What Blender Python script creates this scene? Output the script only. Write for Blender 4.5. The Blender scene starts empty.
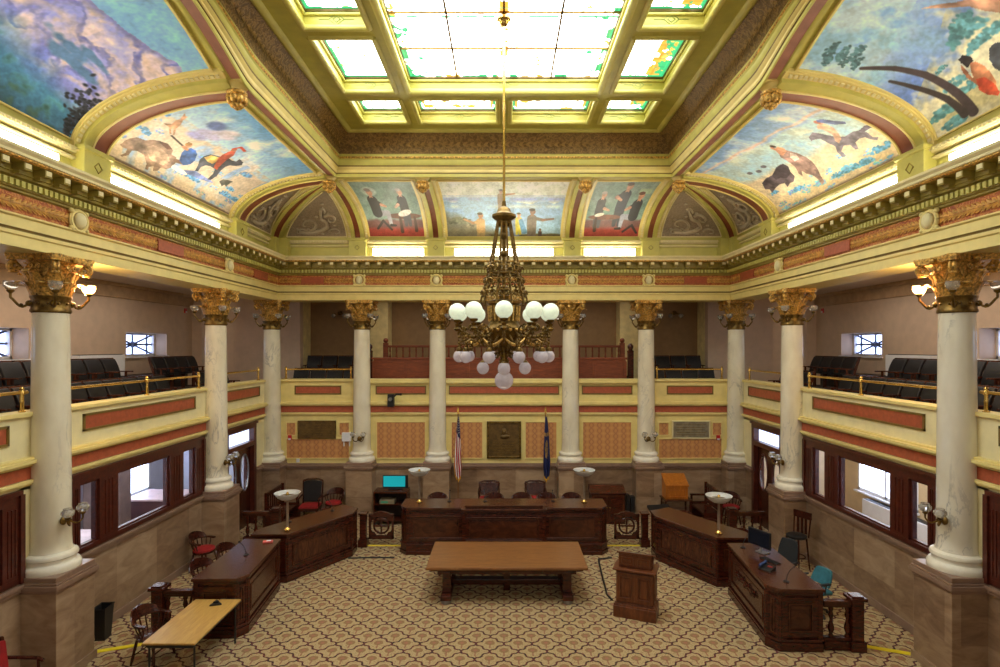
import bpy, bmesh, math, random
import numpy as np
from mathutils import Vector, Matrix
random.seed(7); RNG = np.random.RandomState(11)
PI = math.pi
scene = bpy.context.scene
COL = scene.collection
F = 560.0; EYE = 5.3; CX = 504.0; CY = 347.0

# ------------------------------------------------------------------ helpers
def lin(c):
    out = []
    for v in c:
        v = v / 255.0
        out.append(v / 12.92 if v <= 0.04045 else ((v + 0.055) / 1.055) ** 2.4)
    return out
def lin4(c): return tuple(lin(c)) + (1.0,)
def V(*a): return Vector(a)
def ground(px, py, z=0.0):
    """a point of the plan, measured off the photograph at a known height"""
    y = F * (EYE - z) / (py - CY)
    return ((px - CX) * y / F, y)

class MB:
    def __init__(s): s.v = []; s.f = []; s.mi = []; s.m = 0; s.cols = None
    def add(s, vs, fs):
        b = len(s.v); s.v.extend([tuple(p) for p in vs])
        for f in fs: s.f.append(tuple(i + b for i in f)); s.mi.append(s.m)
    def box(s, x0, x1, y0, y1, z0, z1):
        s.add([(x0,y0,z0),(x1,y0,z0),(x1,y1,z0),(x0,y1,z0),(x0,y0,z1),(x1,y0,z1),(x1,y1,z1),(x0,y1,z1)],
              [(0,3,2,1),(4,5,6,7),(0,1,5,4),(1,2,6,5),(2,3,7,6),(3,0,4,7)])
    def obox(s, c, a, b, d):
        c = Vector(c); a = Vector(a); b = Vector(b); d = Vector(d)
        s.add([c-a-b-d, c+a-b-d, c+a+b-d, c-a+b-d, c-a-b+d, c+a-b+d, c+a+b+d, c-a+b+d],
              [(0,3,2,1),(4,5,6,7),(0,1,5,4),(1,2,6,5),(2,3,7,6),(3,0,4,7)])
    def tube(s, pts, r, n=8, cap=True):
        pts = [Vector(p) for p in pts]; k = len(pts)
        rr = r if isinstance(r, (list, tuple)) else [r] * k
        b = len(s.v); up = None
        for i, p in enumerate(pts):
            t = (pts[min(i+1,k-1)] - pts[max(i-1,0)])
            if t.length < 1e-9: t = Vector((0,0,1))
            t.normalize()
            if up is None: up = Vector((0,0,1)) if abs(t.z) < .9 else Vector((1,0,0))
            x = up - t * up.dot(t)
            if x.length < 1e-6: x = t.orthogonal()
            x.normalize(); y = t.cross(x); up = x
            for j in range(n):
                a = 2*PI*j/n
                s.v.append(tuple(p + (x*math.cos(a) + y*math.sin(a)) * rr[i]))
        for i in range(k-1):
            for j in range(n):
                s.f.append((b+i*n+j, b+i*n+(j+1)%n, b+(i+1)*n+(j+1)%n, b+(i+1)*n+j)); s.mi.append(s.m)
        if cap:
            s.f.append(tuple(b+j for j in range(n))[::-1]); s.mi.append(s.m)
            s.f.append(tuple(b+(k-1)*n+j for j in range(n))); s.mi.append(s.m)
    def cyl(s, p0, p1, r0, r1=None, n=12): s.tube([p0, p1], [r0, r0 if r1 is None else r1], n)
    def lathe(s, prof, c=(0,0,0), n=24, sx=1, sy=1, axis=None):
        c = Vector(c); b = len(s.v); k = len(prof)
        for r, z in prof:
            for j in range(n):
                a = 2*PI*j/n; p = Vector((r*math.cos(a)*sx, r*math.sin(a)*sy, z))
                if axis is not None: p = axis @ p
                s.v.append(tuple(c + p))
        for i in range(k-1):
            for j in range(n):
                s.f.append((b+i*n+j, b+i*n+(j+1)%n, b+(i+1)*n+(j+1)%n, b+(i+1)*n+j)); s.mi.append(s.m)
        s.f.append(tuple(b+j for j in range(n))[::-1]); s.mi.append(s.m)
        s.f.append(tuple(b+(k-1)*n+j for j in range(n))); s.mi.append(s.m)
    def ball(s, c, r, n=16, m=9, sz=1.0, sx=1.0, sy=1.0):
        pr = [(max(r*math.sin(PI*i/m), r*.01), -r*sz*math.cos(PI*i/m)) for i in range(m+1)]
        s.lathe(pr, c, n, sx, sy)
    def prism(s, poly, z0, z1):
        k = len(poly)
        s.add([(x,y,z0) for x,y in poly] + [(x,y,z1) for x,y in poly],
              [tuple(range(k))[::-1], tuple(range(k,2*k))] + [(i,(i+1)%k,k+(i+1)%k,k+i) for i in range(k)])
    def extr(s, poly, fn, a, b):
        """polygon of 2D points placed by fn(u,v,w), w from a to b"""
        k = len(poly)
        s.add([fn(u,v,a) for u,v in poly] + [fn(u,v,b) for u,v in poly],
              [tuple(range(k))[::-1], tuple(range(k,2*k))] + [(i,(i+1)%k,k+(i+1)%k,k+i) for i in range(k)])
    def grid(s, fn, nu, nv):
        b = len(s.v)
        for j in range(nv+1):
            for i in range(nu+1): s.v.append(tuple(fn(i/nu, j/nv)))
        for j in range(nv):
            for i in range(nu):
                a = b + j*(nu+1) + i
                s.f.append((a, a+1, a+nu+2, a+nu+1)); s.mi.append(s.m)
    def solid(s, fn, nu, nv=1):
        """curved slab: fn(u,v,w) with w 0 (back) and 1 (face)"""
        b = len(s.v); W = nu+1; H = nv+1; L = W*H
        for w in (0, 1):
            for j in range(H):
                for i in range(W): s.v.append(tuple(fn(i/nu, j/nv, w)))
        def q(*t): s.f.append(tuple(b+x for x in t)); s.mi.append(s.m)
        for j in range(nv):
            for i in range(nu):
                a = j*W+i; q(a, a+W, a+W+1, a+1); q(L+a, L+a+1, L+a+W+1, L+a+W)
        for i in range(nu):
            q(i, i+1, L+i+1, L+i); a = nv*W+i; q(a, L+a, L+a+1, a+1)
        for j in range(nv):
            a = j*W; q(a, L+a, L+a+W, a+W); a = j*W+nu; q(a, a+W, L+a+W, L+a)
    def build(s, name, mats, parent=None, smooth=None, bevel=0, label=None, recalc=True):
        me = bpy.data.meshes.new(name)
        me.from_pydata(s.v, [], s.f)
        if not isinstance(mats, (list, tuple)): mats = [mats]
        for m in mats: me.materials.append(m)
        if len(mats) > 1: me.polygons.foreach_set('material_index', s.mi)
        if recalc and len(s.f) < 60000:
            bm = bmesh.new(); bm.from_mesh(me)
            bmesh.ops.recalc_face_normals(bm, faces=bm.faces); bm.to_mesh(me); bm.free()
        if s.cols is not None:
            at = me.color_attributes.new('Col', 'FLOAT_COLOR', 'POINT')
            at.data.foreach_set('color', np.asarray(s.cols, dtype=np.float32).ravel())
        if smooth:
            me.polygons.foreach_set('use_smooth', [True]*len(me.polygons))
            me.set_sharp_from_angle(angle=math.radians(smooth))
        me.update()
        o = bpy.data.objects.new(name, me); COL.objects.link(o)
        if parent is not None: o.parent = parent
        if bevel:
            b = o.modifiers.new('Bevel', 'BEVEL'); b.width = bevel; b.segments = 2; b.limit_method = 'ANGLE'
        if label: o['label'] = label
        return o

def tag(o, label, cat, group=None):
    o['label'] = label; o['category'] = cat
    if group: o['group'] = group
    return o
def empty(name, loc, rz, label, cat, group=None):
    o = bpy.data.objects.new(name, None); COL.objects.link(o)
    o.location = loc; o.rotation_euler = (0, 0, rz); o.empty_display_size = .1
    if label: tag(o, label, cat, group)
    return o
def struct(o):
    o['kind'] = 'structure'; return o
def kids(o):
    return [c for c in bpy.data.objects if c.parent == o]
def dup(root, loc, rz, label, group=None):
    def cp(o, par):
        c = o.copy(); COL.objects.link(c)
        if par is not None: c.parent = par
        for ch in KID.get(o.name) or KID.setdefault(o.name, kids(o)): cp(ch, c)
        return c
    r = cp(root, None); r.location = loc; r.rotation_euler = (0, 0, rz); r['label'] = label
    if group: r['group'] = group
    return r
KID = {}
ORD = ['first','second','third','fourth','fifth','sixth','seventh','eighth','ninth','tenth','eleventh','twelfth','thirteenth','fourteenth']

# ------------------------------------------------------------------ materials
def nmat(name):
    m = bpy.data.materials.new(name); m.use_nodes = True
    nt = m.node_tree; b = nt.nodes['Principled BSDF']
    return m, nt, b
def N(nt, t, **kw):
    n = nt.nodes.new(t)
    for k, v in kw.items():
        if k.startswith('i_'): n.inputs[int(k[2:])].default_value = v
        else: setattr(n, k, v)
    return n
def ramp(nt, fac, stops, interp='LINEAR'):
    r = nt.nodes.new('ShaderNodeValToRGB'); r.color_ramp.interpolation = interp
    el = r.color_ramp.elements
    while len(el) < len(stops): el.new(.5)
    for e, (p, c) in zip(el, stops): e.position = p; e.color = lin4(c)
    nt.links.new(fac, r.inputs[0]); return r.outputs[0]
def coords(nt, scale=(1,1,1), rot=(0,0,0)):
    g = nt.nodes.new('ShaderNodeNewGeometry')   # world position: the material keeps its scale on every object
    mp = nt.nodes.new('ShaderNodeMapping'); mp.inputs['Scale'].default_value = scale; mp.inputs['Rotation'].default_value = rot
    nt.links.new(g.outputs['Position'], mp.inputs[0]); return mp.outputs[0]
def noise(nt, co, scale, detail=4, rough=.55, dist=0):
    n = nt.nodes.new('ShaderNodeTexNoise'); n.inputs['Scale'].default_value = scale
    n.inputs['Detail'].default_value = detail; n.inputs['Roughness'].default_value = rough
    n.inputs['Distortion'].default_value = dist
    nt.links.new(co, n.inputs['Vector']); return n.outputs['Fac']
def bump(nt, b, h, strength=.2, dist=.02):
    bp = nt.nodes.new('ShaderNodeBump'); bp.inputs['Strength'].default_value = strength; bp.inputs['Distance'].default_value = dist
    nt.links.new(h, bp.inputs['Height']); nt.links.new(bp.outputs[0], b.inputs['Normal'])
def plain(name, c, rough=.5, metal=0, var=.08, scale=4, bmp=0, bs=30, coat=0):
    m, nt, b = nmat(name); co = coords(nt)
    lo = tuple(max(0, x*(1-var)) for x in c); hi = tuple(min(255, x*(1+var)) for x in c)
    nt.links.new(ramp(nt, noise(nt, co, scale), [(.3, lo), (.7, hi)]), b.inputs['Base Color'])
    b.inputs['Roughness'].default_value = rough; b.inputs['Metallic'].default_value = metal
    b.inputs['Coat Weight'].default_value = coat
    if bmp: bump(nt, b, noise(nt, co, bs), bmp, .01)
    return m
def marble(name, base, vein, cloud, scale=1.0, rough=.2, width=.04, stretch=(1,1,.45)):
    m, nt, b = nmat(name); co = coords(nt, stretch)
    n1 = noise(nt, co, 1.6*scale, 8, .62, .9)
    sb = N(nt, 'ShaderNodeMath', operation='SUBTRACT', i_1=.5); nt.links.new(n1, sb.inputs[0])
    ab = N(nt, 'ShaderNodeMath', operation='ABSOLUTE'); nt.links.new(sb.outputs[0], ab.inputs[0])
    v = ramp(nt, ab.outputs[0], [(0, (255,255,255)), (width, (0,0,0))])
    msk = ramp(nt, noise(nt, co, 1.1*scale, 3), [(.5, (0,0,0)), (.68, (200,200,200))])
    mu = N(nt, 'ShaderNodeMath', operation='MULTIPLY'); nt.links.new(v, mu.inputs[0]); nt.links.new(msk, mu.inputs[1])
    cl = ramp(nt, noise(nt, co, 2.4*scale, 6), [(.3, base), (.7, cloud)])
    mx = N(nt, 'ShaderNodeMixRGB'); nt.links.new(mu.outputs[0], mx.inputs[0]); nt.links.new(cl, mx.inputs[1]); mx.inputs[2].default_value = lin4(vein)
    nt.links.new(mx.outputs[0], b.inputs['Base Color']); b.inputs['Roughness'].default_value = rough
    return m
def wood(name, c1, c2, rough=.3, scale=1.0, axis=(1,1,9)):
    m, nt, b = nmat(name)
    co = coords(nt, tuple(a*scale for a in axis))
    n1 = noise(nt, co, 2.2, 7, .6, 1.2)
    nt.links.new(ramp(nt, n1, [(.3, c1), (.52, tuple((a+b_)/2 for a, b_ in zip(c1, c2))), (.72, c2)]), b.inputs['Base Color'])
    b.inputs['Roughness'].default_value = rough; b.inputs['Coat Weight'].default_value = .12; b.inputs['Coat Roughness'].default_value = .25
    bump(nt, b, n1, .06, .004)
    return m
def emit(name, c, s):
    m, nt, b = nmat(name)
    b.inputs['Base Color'].default_value = lin4(c); b.inputs['Emission Color'].default_value = lin4(c)
    b.inputs['Emission Strength'].default_value = s
    co = coords(nt)
    nt.links.new(ramp(nt, noise(nt, co, 3), [(.3, tuple(x*.96 for x in c)), (.7, c)]), b.inputs['Emission Color'])
    return m
def attr_mat(name, rough=.6, emis=0):
    m, nt, b = nmat(name)
    a = nt.nodes.new('ShaderNodeAttribute'); a.attribute_name = 'Col'
    if emis:
        b.inputs['Base Color'].default_value = (0.02,.02,.02,1)
        nt.links.new(a.outputs['Color'], b.inputs['Emission Color']); b.inputs['Emission Strength'].default_value = emis
    else: nt.links.new(a.outputs['Color'], b.inputs['Base Color'])
    b.inputs['Roughness'].default_value = rough
    return m

M = {}
M['cream'] = plain('cream_paint', (230,211,138), .45, var=.03)
M['cream2'] = plain('pale_cream_paint', (232,220,172), .45, var=.03)
M['olive'] = plain('ceiling_green_cream_paint', (200,192,104), .42, var=.04)
M['olive2'] = plain('deep_olive_paint', (150,134,60), .45, var=.08)
M['maroon'] = plain('red_brown_paint', (140,76,52), .5, var=.08)
M['mauve'] = plain('mauve_brown_paint', (158,106,92), .5, var=.08)
M['inset'] = plain('rust_inset_paint', (172,86,56), .5, var=.08, scale=14)
M['wire'] = plain('dark_gold_line_and_shade', (120,96,42), .45, var=.1)
M['gold'] = plain('gilded_plaster', (178,140,72), .34, .5, var=.42, scale=26, bmp=.9, bs=46)  # strong tone contrast puts small highlights into the gilding's colour
M['coffer'] = plain('coffer_green_gold_paint', (182,174,78), .45, var=.05)
M['goldp'] = plain('painted_gold', (204,152,76), .5, .1, var=.15, scale=9)
M['brass'] = plain('polished_brass', (214,178,98), .22, .95, var=.08)
M['bronze'] = plain('aged_bronze', (112,88,44), .38, .8, var=.3, scale=12)
M['brownpl'] = plain('bronze_plaque', (104,80,40), .5, .35, var=.16, scale=7, bmp=.2, bs=18)
M['greypl'] = plain('grey_marble_plaque', (132,122,98), .4, 0, var=.18, scale=6)
M['wallpink'] = plain('gallery_wall_paint', (205,180,156), .6, var=.03)
M['wallbrown'] = plain('recess_shade_brown', (150,120,84), .65, var=.05)  # recess back wall: the dark of the unlit recess is put into its colour
M['ceilpink'] = plain('gallery_ceiling_paint', (222,204,188), .6, var=.03)
M['offwall'] = plain('office_wall_paint', (214,190,150), .6, var=.03)
M['offwall2'] = plain('office_blue_grey_paint', (190,190,200), .6, var=.03)
M['white'] = plain('white_paint', (232,232,236), .5, var=.02)
M['black'] = plain('black_plastic', (22,22,24), .45, var=.1)
M['leather'] = plain('black_leather', (22,20,22), .5, var=.25, scale=10, bmp=.2)
M['redseat'] = plain('red_upholstery', (150,22,24), .75, var=.12, scale=12)
M['teal'] = plain('teal_upholstery', (52,112,126), .8, var=.08, scale=12)
M['yellow'] = plain('yellow_tape', (236,214,30), .5, var=.03)
M['red'] = plain('fire_red_plastic', (186,24,30), .4, var=.04)
M['steel'] = plain('grey_metal', (150,150,154), .35, .8, var=.05)
M['dstair'] = plain('dark_stair_brown', (60,44,32), .7)  # even dark brown of the gallery steps and the cart back
M['marble'] = marble('white_veined_marble', (236,228,204), (120,120,124), (218,208,182), 1.3, .16, .02, (1,1,.45))
M['marbleb'] = marble('blue_veined_marble', (232,226,208), (84,88,102), (214,206,186), 1.1, .16, .024, (1,1,.4))
M['marblew'] = plain('plain_white_marble', (236,230,212), .25, var=.04)
M['tan'] = None
M['capm'] = marble('rose_brown_marble', (132,104,88), (88,66,58), (150,122,102), 1.0, .28)
M['maho'] = wood('mahogany', (38,13,7), (94,38,20), .24, 1.0, (2,2,9))
M['mahoH'] = wood('mahogany_top', (48,21,11), (98,50,28), .25, 1.0, (1.2,7,2))
M['mahoL'] = wood('window_frame_mahogany', (60,22,14), (98,40,25), .35, 1.0, (4,4,4))
M['tablew'] = wood('table_top_walnut', (112,68,30), (152,102,54), .3, 1.0, (1.2,9,2))
M['lectw'] = wood('lectern_wood', (84,42,20), (126,70,36), .35, 1.0, (5,5,1.2))
M['oak'] = wood('oak_top', (178,136,66), (206,166,92), .4, 1.0, (9,1.2,2))
M['orange'] = wood('orange_pine', (150,84,22), (196,120,42), .4, 1.0, (5,5,1.5))
M['panelw'] = wood('gallery_panel_wood', (104,44,18), (152,74,34), .5, 1.0, (1.2,3,8))

def glassmat(name, c, rough=.12, trans=.6, em=0):
    m, nt, b = nmat(name)
    co = coords(nt)
    nt.links.new(ramp(nt, noise(nt, co, 20), [(.3, tuple(x*.93 for x in c)), (.7, c)]), b.inputs['Base Color'])
    b.inputs['Roughness'].default_value = rough; b.inputs['Transmission Weight'].default_value = trans; b.inputs['IOR'].default_value = 1.3
    if em:
        b.inputs['Emission Color'].default_value = lin4(c); b.inputs['Emission Strength'].default_value = em
    return m
M['opal'] = glassmat('opal_globe_glass', (234,242,222), .25, .2, .22)
M['frost'] = glassmat('frosted_lilac_glass', (226,216,222), .25, .35, .05)
M['cutglass'] = glassmat('cut_glass_shade', (226,222,214), .12, .7)
M['litglass'] = glassmat('lit_amber_shade', (255,206,130), .3, .2, 7)
M['bowl'] = glassmat('white_bowl_glass', (226,228,226), .3, .2)
m, nt, b = nmat('window_pane_glass'); M['pane'] = m
b.inputs['Base Color'].default_value = (.95,.97,1,1); b.inputs['Roughness'].default_value = .0; b.inputs['Transmission Weight'].default_value = 1; b.inputs['IOR'].default_value = 1.02
M['teal_screen'] = emit('teal_monitor_screen', (16,150,160), .5)
M['blue_screen'] = emit('blue_monitor_screen', (70,110,220), .8)
M['day'] = emit('daylit_blind', (214,228,255), 5)
M['day2'] = emit('daylit_small_window_glass', (196,214,255), 2.4)
M['strip'] = emit('cove_tube_white', (255,250,232), 13)
M['trans'] = emit('transom_daylight', (206,222,255), 1.2)
M['mural'] = attr_mat('mural_oil_paint', .55)
M['stained'] = attr_mat('stained_glass_daylit', .3, 1.0)
M['cloth'] = attr_mat('flag_cloth', .8)

def tanmarble():
    m, nt, b = nmat('tan_wainscot_marble'); co = coords(nt)
    sx = N(nt, 'ShaderNodeSeparateXYZ'); nt.links.new(co, sx.inputs[0])
    # slab blocks about 1.3 m long: each with its own tone
    ad = N(nt, 'ShaderNodeMath', operation='ADD'); nt.links.new(sx.outputs[0], ad.inputs[0]); nt.links.new(sx.outputs[1], ad.inputs[1])
    def fl(src, k, off=0):
        a = N(nt, 'ShaderNodeMath', operation='MULTIPLY_ADD', i_1=k, i_2=off); nt.links.new(src, a.inputs[0])
        f = N(nt, 'ShaderNodeMath', operation='FLOOR'); nt.links.new(a.outputs[0], f.inputs[0]); return f.outputs[0]
    cb = N(nt, 'ShaderNodeCombineXYZ'); nt.links.new(fl(ad.outputs[0], .8, .3), cb.inputs[0]); nt.links.new(fl(sx.outputs[2], 1.35, .15), cb.inputs[2])
    wn = N(nt, 'ShaderNodeTexWhiteNoise'); nt.links.new(cb.outputs[0], wn.inputs[0])
    co2 = coords(nt, (1,1,2.4), (.35,.35,.2))
    n1 = noise(nt, co2, 1.9, 8, .62, .8)
    mixf = N(nt, 'ShaderNodeMath', operation='MULTIPLY_ADD', i_1=.3); nt.links.new(wn.outputs['Value'], mixf.inputs[0]); nt.links.new(n1, mixf.inputs[2])
    c = ramp(nt, mixf.outputs[0], [(.3, (112,86,66)), (.6, (146,118,92)), (.9, (176,150,122))])
    nt.links.new(c, b.inputs['Base Color']); b.inputs['Roughness'].default_value = .3
    return m
M['tan'] = tanmarble()

def carpet():
    m, nt, b = nmat('patterned_carpet')
    g = nt.nodes.new('ShaderNodeNewGeometry'); sp = N(nt, 'ShaderNodeSeparateXYZ'); nt.links.new(g.outputs['Position'], sp.inputs[0])
    def mt(op, a, b_=None, c=None):
        n = N(nt, 'ShaderNodeMath', operation=op)
        for i, x in enumerate((a, b_, c)):
            if x is None: continue
            if isinstance(x, (int, float)): n.inputs[i].default_value = x
            else: nt.links.new(x, n.inputs[i])
        return n.outputs[0]
    S = 2.0
    u = mt('MULTIPLY', sp.outputs[0], S); v = mt('MULTIPLY', sp.outputs[1], S)
    nz = noise(nt, g.outputs['Position'], 14, 3); nzo = mt('MULTIPLY', mt('SUBTRACT', nz, .5), .09)
    # diamond lattice with wavy (ogee) edges
    p = mt('ADD', u, v); q = mt('SUBTRACT', u, v)
    wp = mt('ADD', p, mt('MULTIPLY', mt('SINE', mt('MULTIPLY', q, 4*PI)), .05)); wp = mt('ADD', wp, nzo)
    wq = mt('ADD', q, mt('MULTIPLY', mt('SINE', mt('MULTIPLY', p, 4*PI)), .05)); wq = mt('ADD', wq, nzo)
    dp = mt('ABSOLUTE', mt('SUBTRACT', mt('FRACT', wp), .5)); dq = mt('ABSOLUTE', mt('SUBTRACT', mt('FRACT', wq), .5))
    ed = mt('MAXIMUM', dp, dq)
    line = mt('GREATER_THAN', ed, .448)
    # the cell's own coordinates
    fp = mt('SUBTRACT', mt('FRACT', p), .5); fq = mt('SUBTRACT', mt('FRACT', q), .5)
    cu = mt('MULTIPLY', mt('ADD', fp, fq), .5); cv = mt('MULTIPLY', mt('SUBTRACT', fp, fq), .5)
    cvv = mt('SUBTRACT', cv, .07)
    d = mt('SQRT', mt('ADD', mt('MULTIPLY', cu, cu), mt('MULTIPLY', mt('MULTIPLY', cvv, cvv), 1.3)))
    dn = mt('ADD', d, mt('MULTIPLY', nzo, .5))
    med = mt('LESS_THAN', dn, .17); med2 = mt('LESS_THAN', dn, .07)
    stem = mt('MULTIPLY', mt('LESS_THAN', mt('ABSOLUTE', cu), .028), mt('MULTIPLY', mt('LESS_THAN', cv, -.05), mt('GREATER_THAN', cv, -.3)))
    leaf = mt('GREATER_THAN', noise(nt, g.outputs['Position'], 26, 2), .63)
    n2 = noise(nt, g.outputs['Position'], 40, 2)
    base = ramp(nt, n2, [(.3, (150,128,88)), (.48, (176,154,112)), (.7, (190,168,124))])
    def mix(f, a, c):
        x = N(nt, 'ShaderNodeMixRGB'); nt.links.new(f, x.inputs[0]); nt.links.new(a, x.inputs[1])
        if isinstance(c, tuple): x.inputs[2].default_value = lin4(c)
        else: nt.links.new(c, x.inputs[2])
        return x.outputs[0]
    leaf2 = mt('GREATER_THAN', noise(nt, g.outputs['Position'], 34, 1), .66)
    c = mix(mt('MULTIPLY', leaf, .6), base, (118,78,54)); c = mix(mt('MULTIPLY', leaf2, .5), c, (92,74,54))
    c = mix(mt('MULTIPLY', stem, .75), c, (140,88,70))
    c = mix(mt('MULTIPLY', med, .75), c, (128,90,56)); c = mix(mt('MULTIPLY', med2, .8), c, (160,104,86))
    lc = ramp(nt, noise(nt, g.outputs['Position'], 18, 1), [(.4, (40,28,28)), (.5, (112,42,44)), (.62, (66,54,44))])
    c = mix(line, c, lc)
    nt.links.new(c, b.inputs['Base Color']); b.inputs['Roughness'].default_value = .95
    bump(nt, b, n2, .3, .004)
    return m
M['carpet'] = carpet()

def pattern(name, ground_c, fig_c, dark_c, kind):
    m, nt, b = nmat(name); co = coords(nt)
    if kind == 'damask':
        g = nt.nodes.new('ShaderNodeNewGeometry'); sp = N(nt, 'ShaderNodeSeparateXYZ'); nt.links.new(g.outputs['Position'], sp.inputs[0])
        def mt(op, a, b_=None):
            n = N(nt, 'ShaderNodeMath', operation=op)
            for i, x in enumerate((a, b_)):
                if x is None: continue
                if isinstance(x, (int, float)): n.inputs[i].default_value = x
                else: nt.links.new(x, n.inputs[i])
            return n.outputs[0]
        h = mt('MULTIPLY', mt('ADD', sp.outputs[0], sp.outputs[1]), 1/.26); wv = mt('MULTIPLY', mt('SINE', mt('MULTIPLY', sp.outputs[2], 2*PI/.36)), .25)
        fa = mt('ABSOLUTE', mt('SUBTRACT', mt('FRACT', mt('ADD', h, wv)), .5)); fb = mt('ABSOLUTE', mt('SUBTRACT', mt('FRACT', mt('SUBTRACT', h, wv)), .5))
        ed = mt('MAXIMUM', fa, fb); ed2 = mt('ADD', ed, mt('MULTIPLY', mt('SUBTRACT', noise(nt, co, 40, 2), .5), .1))
        c = ramp(nt, ed2, [(.1, fig_c), (.3, ground_c), (.4, ground_c), (.46, dark_c)])
        nt.links.new(c, b.inputs['Base Color'])
    else:
        vo = nt.nodes.new('ShaderNodeTexNoise'); vo.inputs['Scale'].default_value = 9; vo.inputs['Detail'].default_value = 3; vo.inputs['Distortion'].default_value = 2.2
        nt.links.new(co, vo.inputs['Vector'])
        c = ramp(nt, vo.outputs['Fac'], [(.38, dark_c), (.5, ground_c), (.58, fig_c), (.66, ground_c)])
        nt.links.new(c, b.inputs['Base Color']); bump(nt, b, vo.outputs['Fac'], .8, .03)
    b.inputs['Roughness'].default_value = .5
    return m
M['damask'] = pattern('damask_wall_panel', (200,142,86), (208,156,94), (178,118,78), 'damask')
M['frieze'] = pattern('foliage_frieze', (188,104,54), (206,146,76), (160,80,42), 'leaf')
M['darkband'] = pattern('dark_foliage_band', (126,98,54), (160,126,74), (104,78,42), 'leaf')
M['reliefg'] = plain('grey_brown_plaster', (156,140,122), .7, var=.12, scale=22, bmp=.3, bs=40)
M['relief'] = plain('pale_plaster_relief', (182,168,148), .55, var=.05)
# ------------------------------------------------------------------ room constants
WX = 7.4; YB = 17.86              # column centres
WALL = 7.55; WALLB = 18.0         # wall planes of the hall
YS = -1.2                         # how far the sides run towards the photographer
EX = 7.13; EY = 17.6              # face of the entablature
ZC = 6.77                         # underside of the entablature

BACKX = [-4.53, -2.12, 2.12, 4.53]

# floor -------------------------------------------------------------
mb = MB(); mb.box(-12, 12, YS-.3, 22.5, -.12, 0); struct(mb.build('floor', M['carpet']))

def sweep(mb, prof, x0=EX, y0=EY, ys=YS):
    """profile (off,z) along left wall, back wall, right wall with mitred corners"""
    k = len(prof); b = len(mb.v)
    for off, z in prof:
        X = x0-off; Y = y0-off
        mb.v += [(-X, ys, z), (-X, Y, z), (X, Y, z), (X, ys, z)]
    for i in range(k-1):
        for j in range(3):
            a = b+i*4+j; mb.f.append((a, a+1, a+5, a+4)); mb.mi.append(mb.m)

# entablature -------------------------------------------------------
mb = MB()
mb.m = 0; sweep(mb, [(-.8,7.3),(-.8,ZC),(0,ZC),(0,6.93),(.03,6.95),(.03,7.0)])
mb.m = 1; sweep(mb, [(.03,7.0),(.035,7.02),(.045,7.03),(.05,7.04)])  # thin brown band: the architrave's shadow line put into the colour
mb.m = 0; sweep(mb, [(.05,7.04),(.05,7.19),(.09,7.21),(.09,7.235),(.02,7.24)])
mb.m = 2; sweep(mb, [(.02,7.24),(.02,7.54)])
mb.m = 3; sweep(mb, [(.02,7.54),(.06,7.56),(.06,7.585),(.09,7.6),(.09,7.73),(.15,7.75),(.15,7.79),(.17,7.8),(.17,7.91),(.36,7.92)])
mb.m = 4; sweep(mb, [(.36,7.92),(.37,7.93),(.40,7.94),(.40,7.965)])
mb.m = 5; sweep(mb, [(.40,7.965),(.42,7.97),(.42,8.01),(.46,8.05),(.46,8.09),(.43,8.1),(-.4,8.1)])
ent = struct(mb.build('trim_1', [M['cream'], M['wire'], M['frieze'], M['olive2'], M['gold'], M['cream2']], recalc=False))
mb = MB(); md = MB(); mdf = MB()
def run(step, inset, fn):
    n = int((EY-inset-YS)/step)
    for s in (-1, 1):
        for i in range(n): fn(V(s*(EX-inset), YS+(i+.5)*step, 0), V(-s,0,0), V(0,1,0))
    n = int(2*(EX-inset)/step)
    for i in range(n): fn(V(-(EX-inset)+(i+.5)*(2*(EX-inset)/n), EY-inset, 0), V(0,-1,0), V(1,0,0))
run(.1, .09, lambda p, n, t: mb.obox(p+n*.025+V(0,0,7.665), n*.027, t*.03, V(0,0,.045)))
run(.36, .17, lambda p, n, t: (md.obox(p+n*.09+V(0,0,7.865), n*.09, t*.065, V(0,0,.05)), md.obox(p+n*.05+V(0,0,7.80), n*.05, t*.055, V(0,0,.035)),
                               mdf.obox(p+n*.182+V(0,0,7.875), n*.006, t*.05, V(0,0,.035))))
mb.build('dentils', M['olive'], ent); md.build('modillions', M['olive2'], ent); mdf.build('modillion_faces', M['cream2'], ent)
# leaf garland in the frieze (one sub mesh) and dark red plaques
gl = MB(); rp = MB()
def leaf(p, n, t, s, up):
    L = .12*s
    tip = p+t*L+V(0,0,up*.085)
    gl.add([p, p+t*L*.4+V(0,0,up*.075)+n*.02, tip+n*.01, p+t*L*.7+V(0,0,up*.01)+n*.02], [(0,1,2,3)])
def gar(p, n, t):
    for up in (-1,1): leaf(p+n*.012+V(0,0,7.39), n, t, 1, up); leaf(p+n*.014+V(0,0,7.39+.02*up), n, t, .7, up*.5)
run(.09, .02, gar)
gl.build('garland', M['goldp'], ent, recalc=False)
for s in (-1,1):
    for y in (6.9, 11.9, 16.3): rp.box(s*(EX-.05)-.02, s*(EX-.05)+.02, y-.45, y+.45, 7.28, 7.5)
for x in (-6.0, 6.0): rp.box(x-.35, x+.35, EY-.07, EY-.02, 7.28, 7.5)
rp.build('red_plaques', M['inset'], ent)

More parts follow.
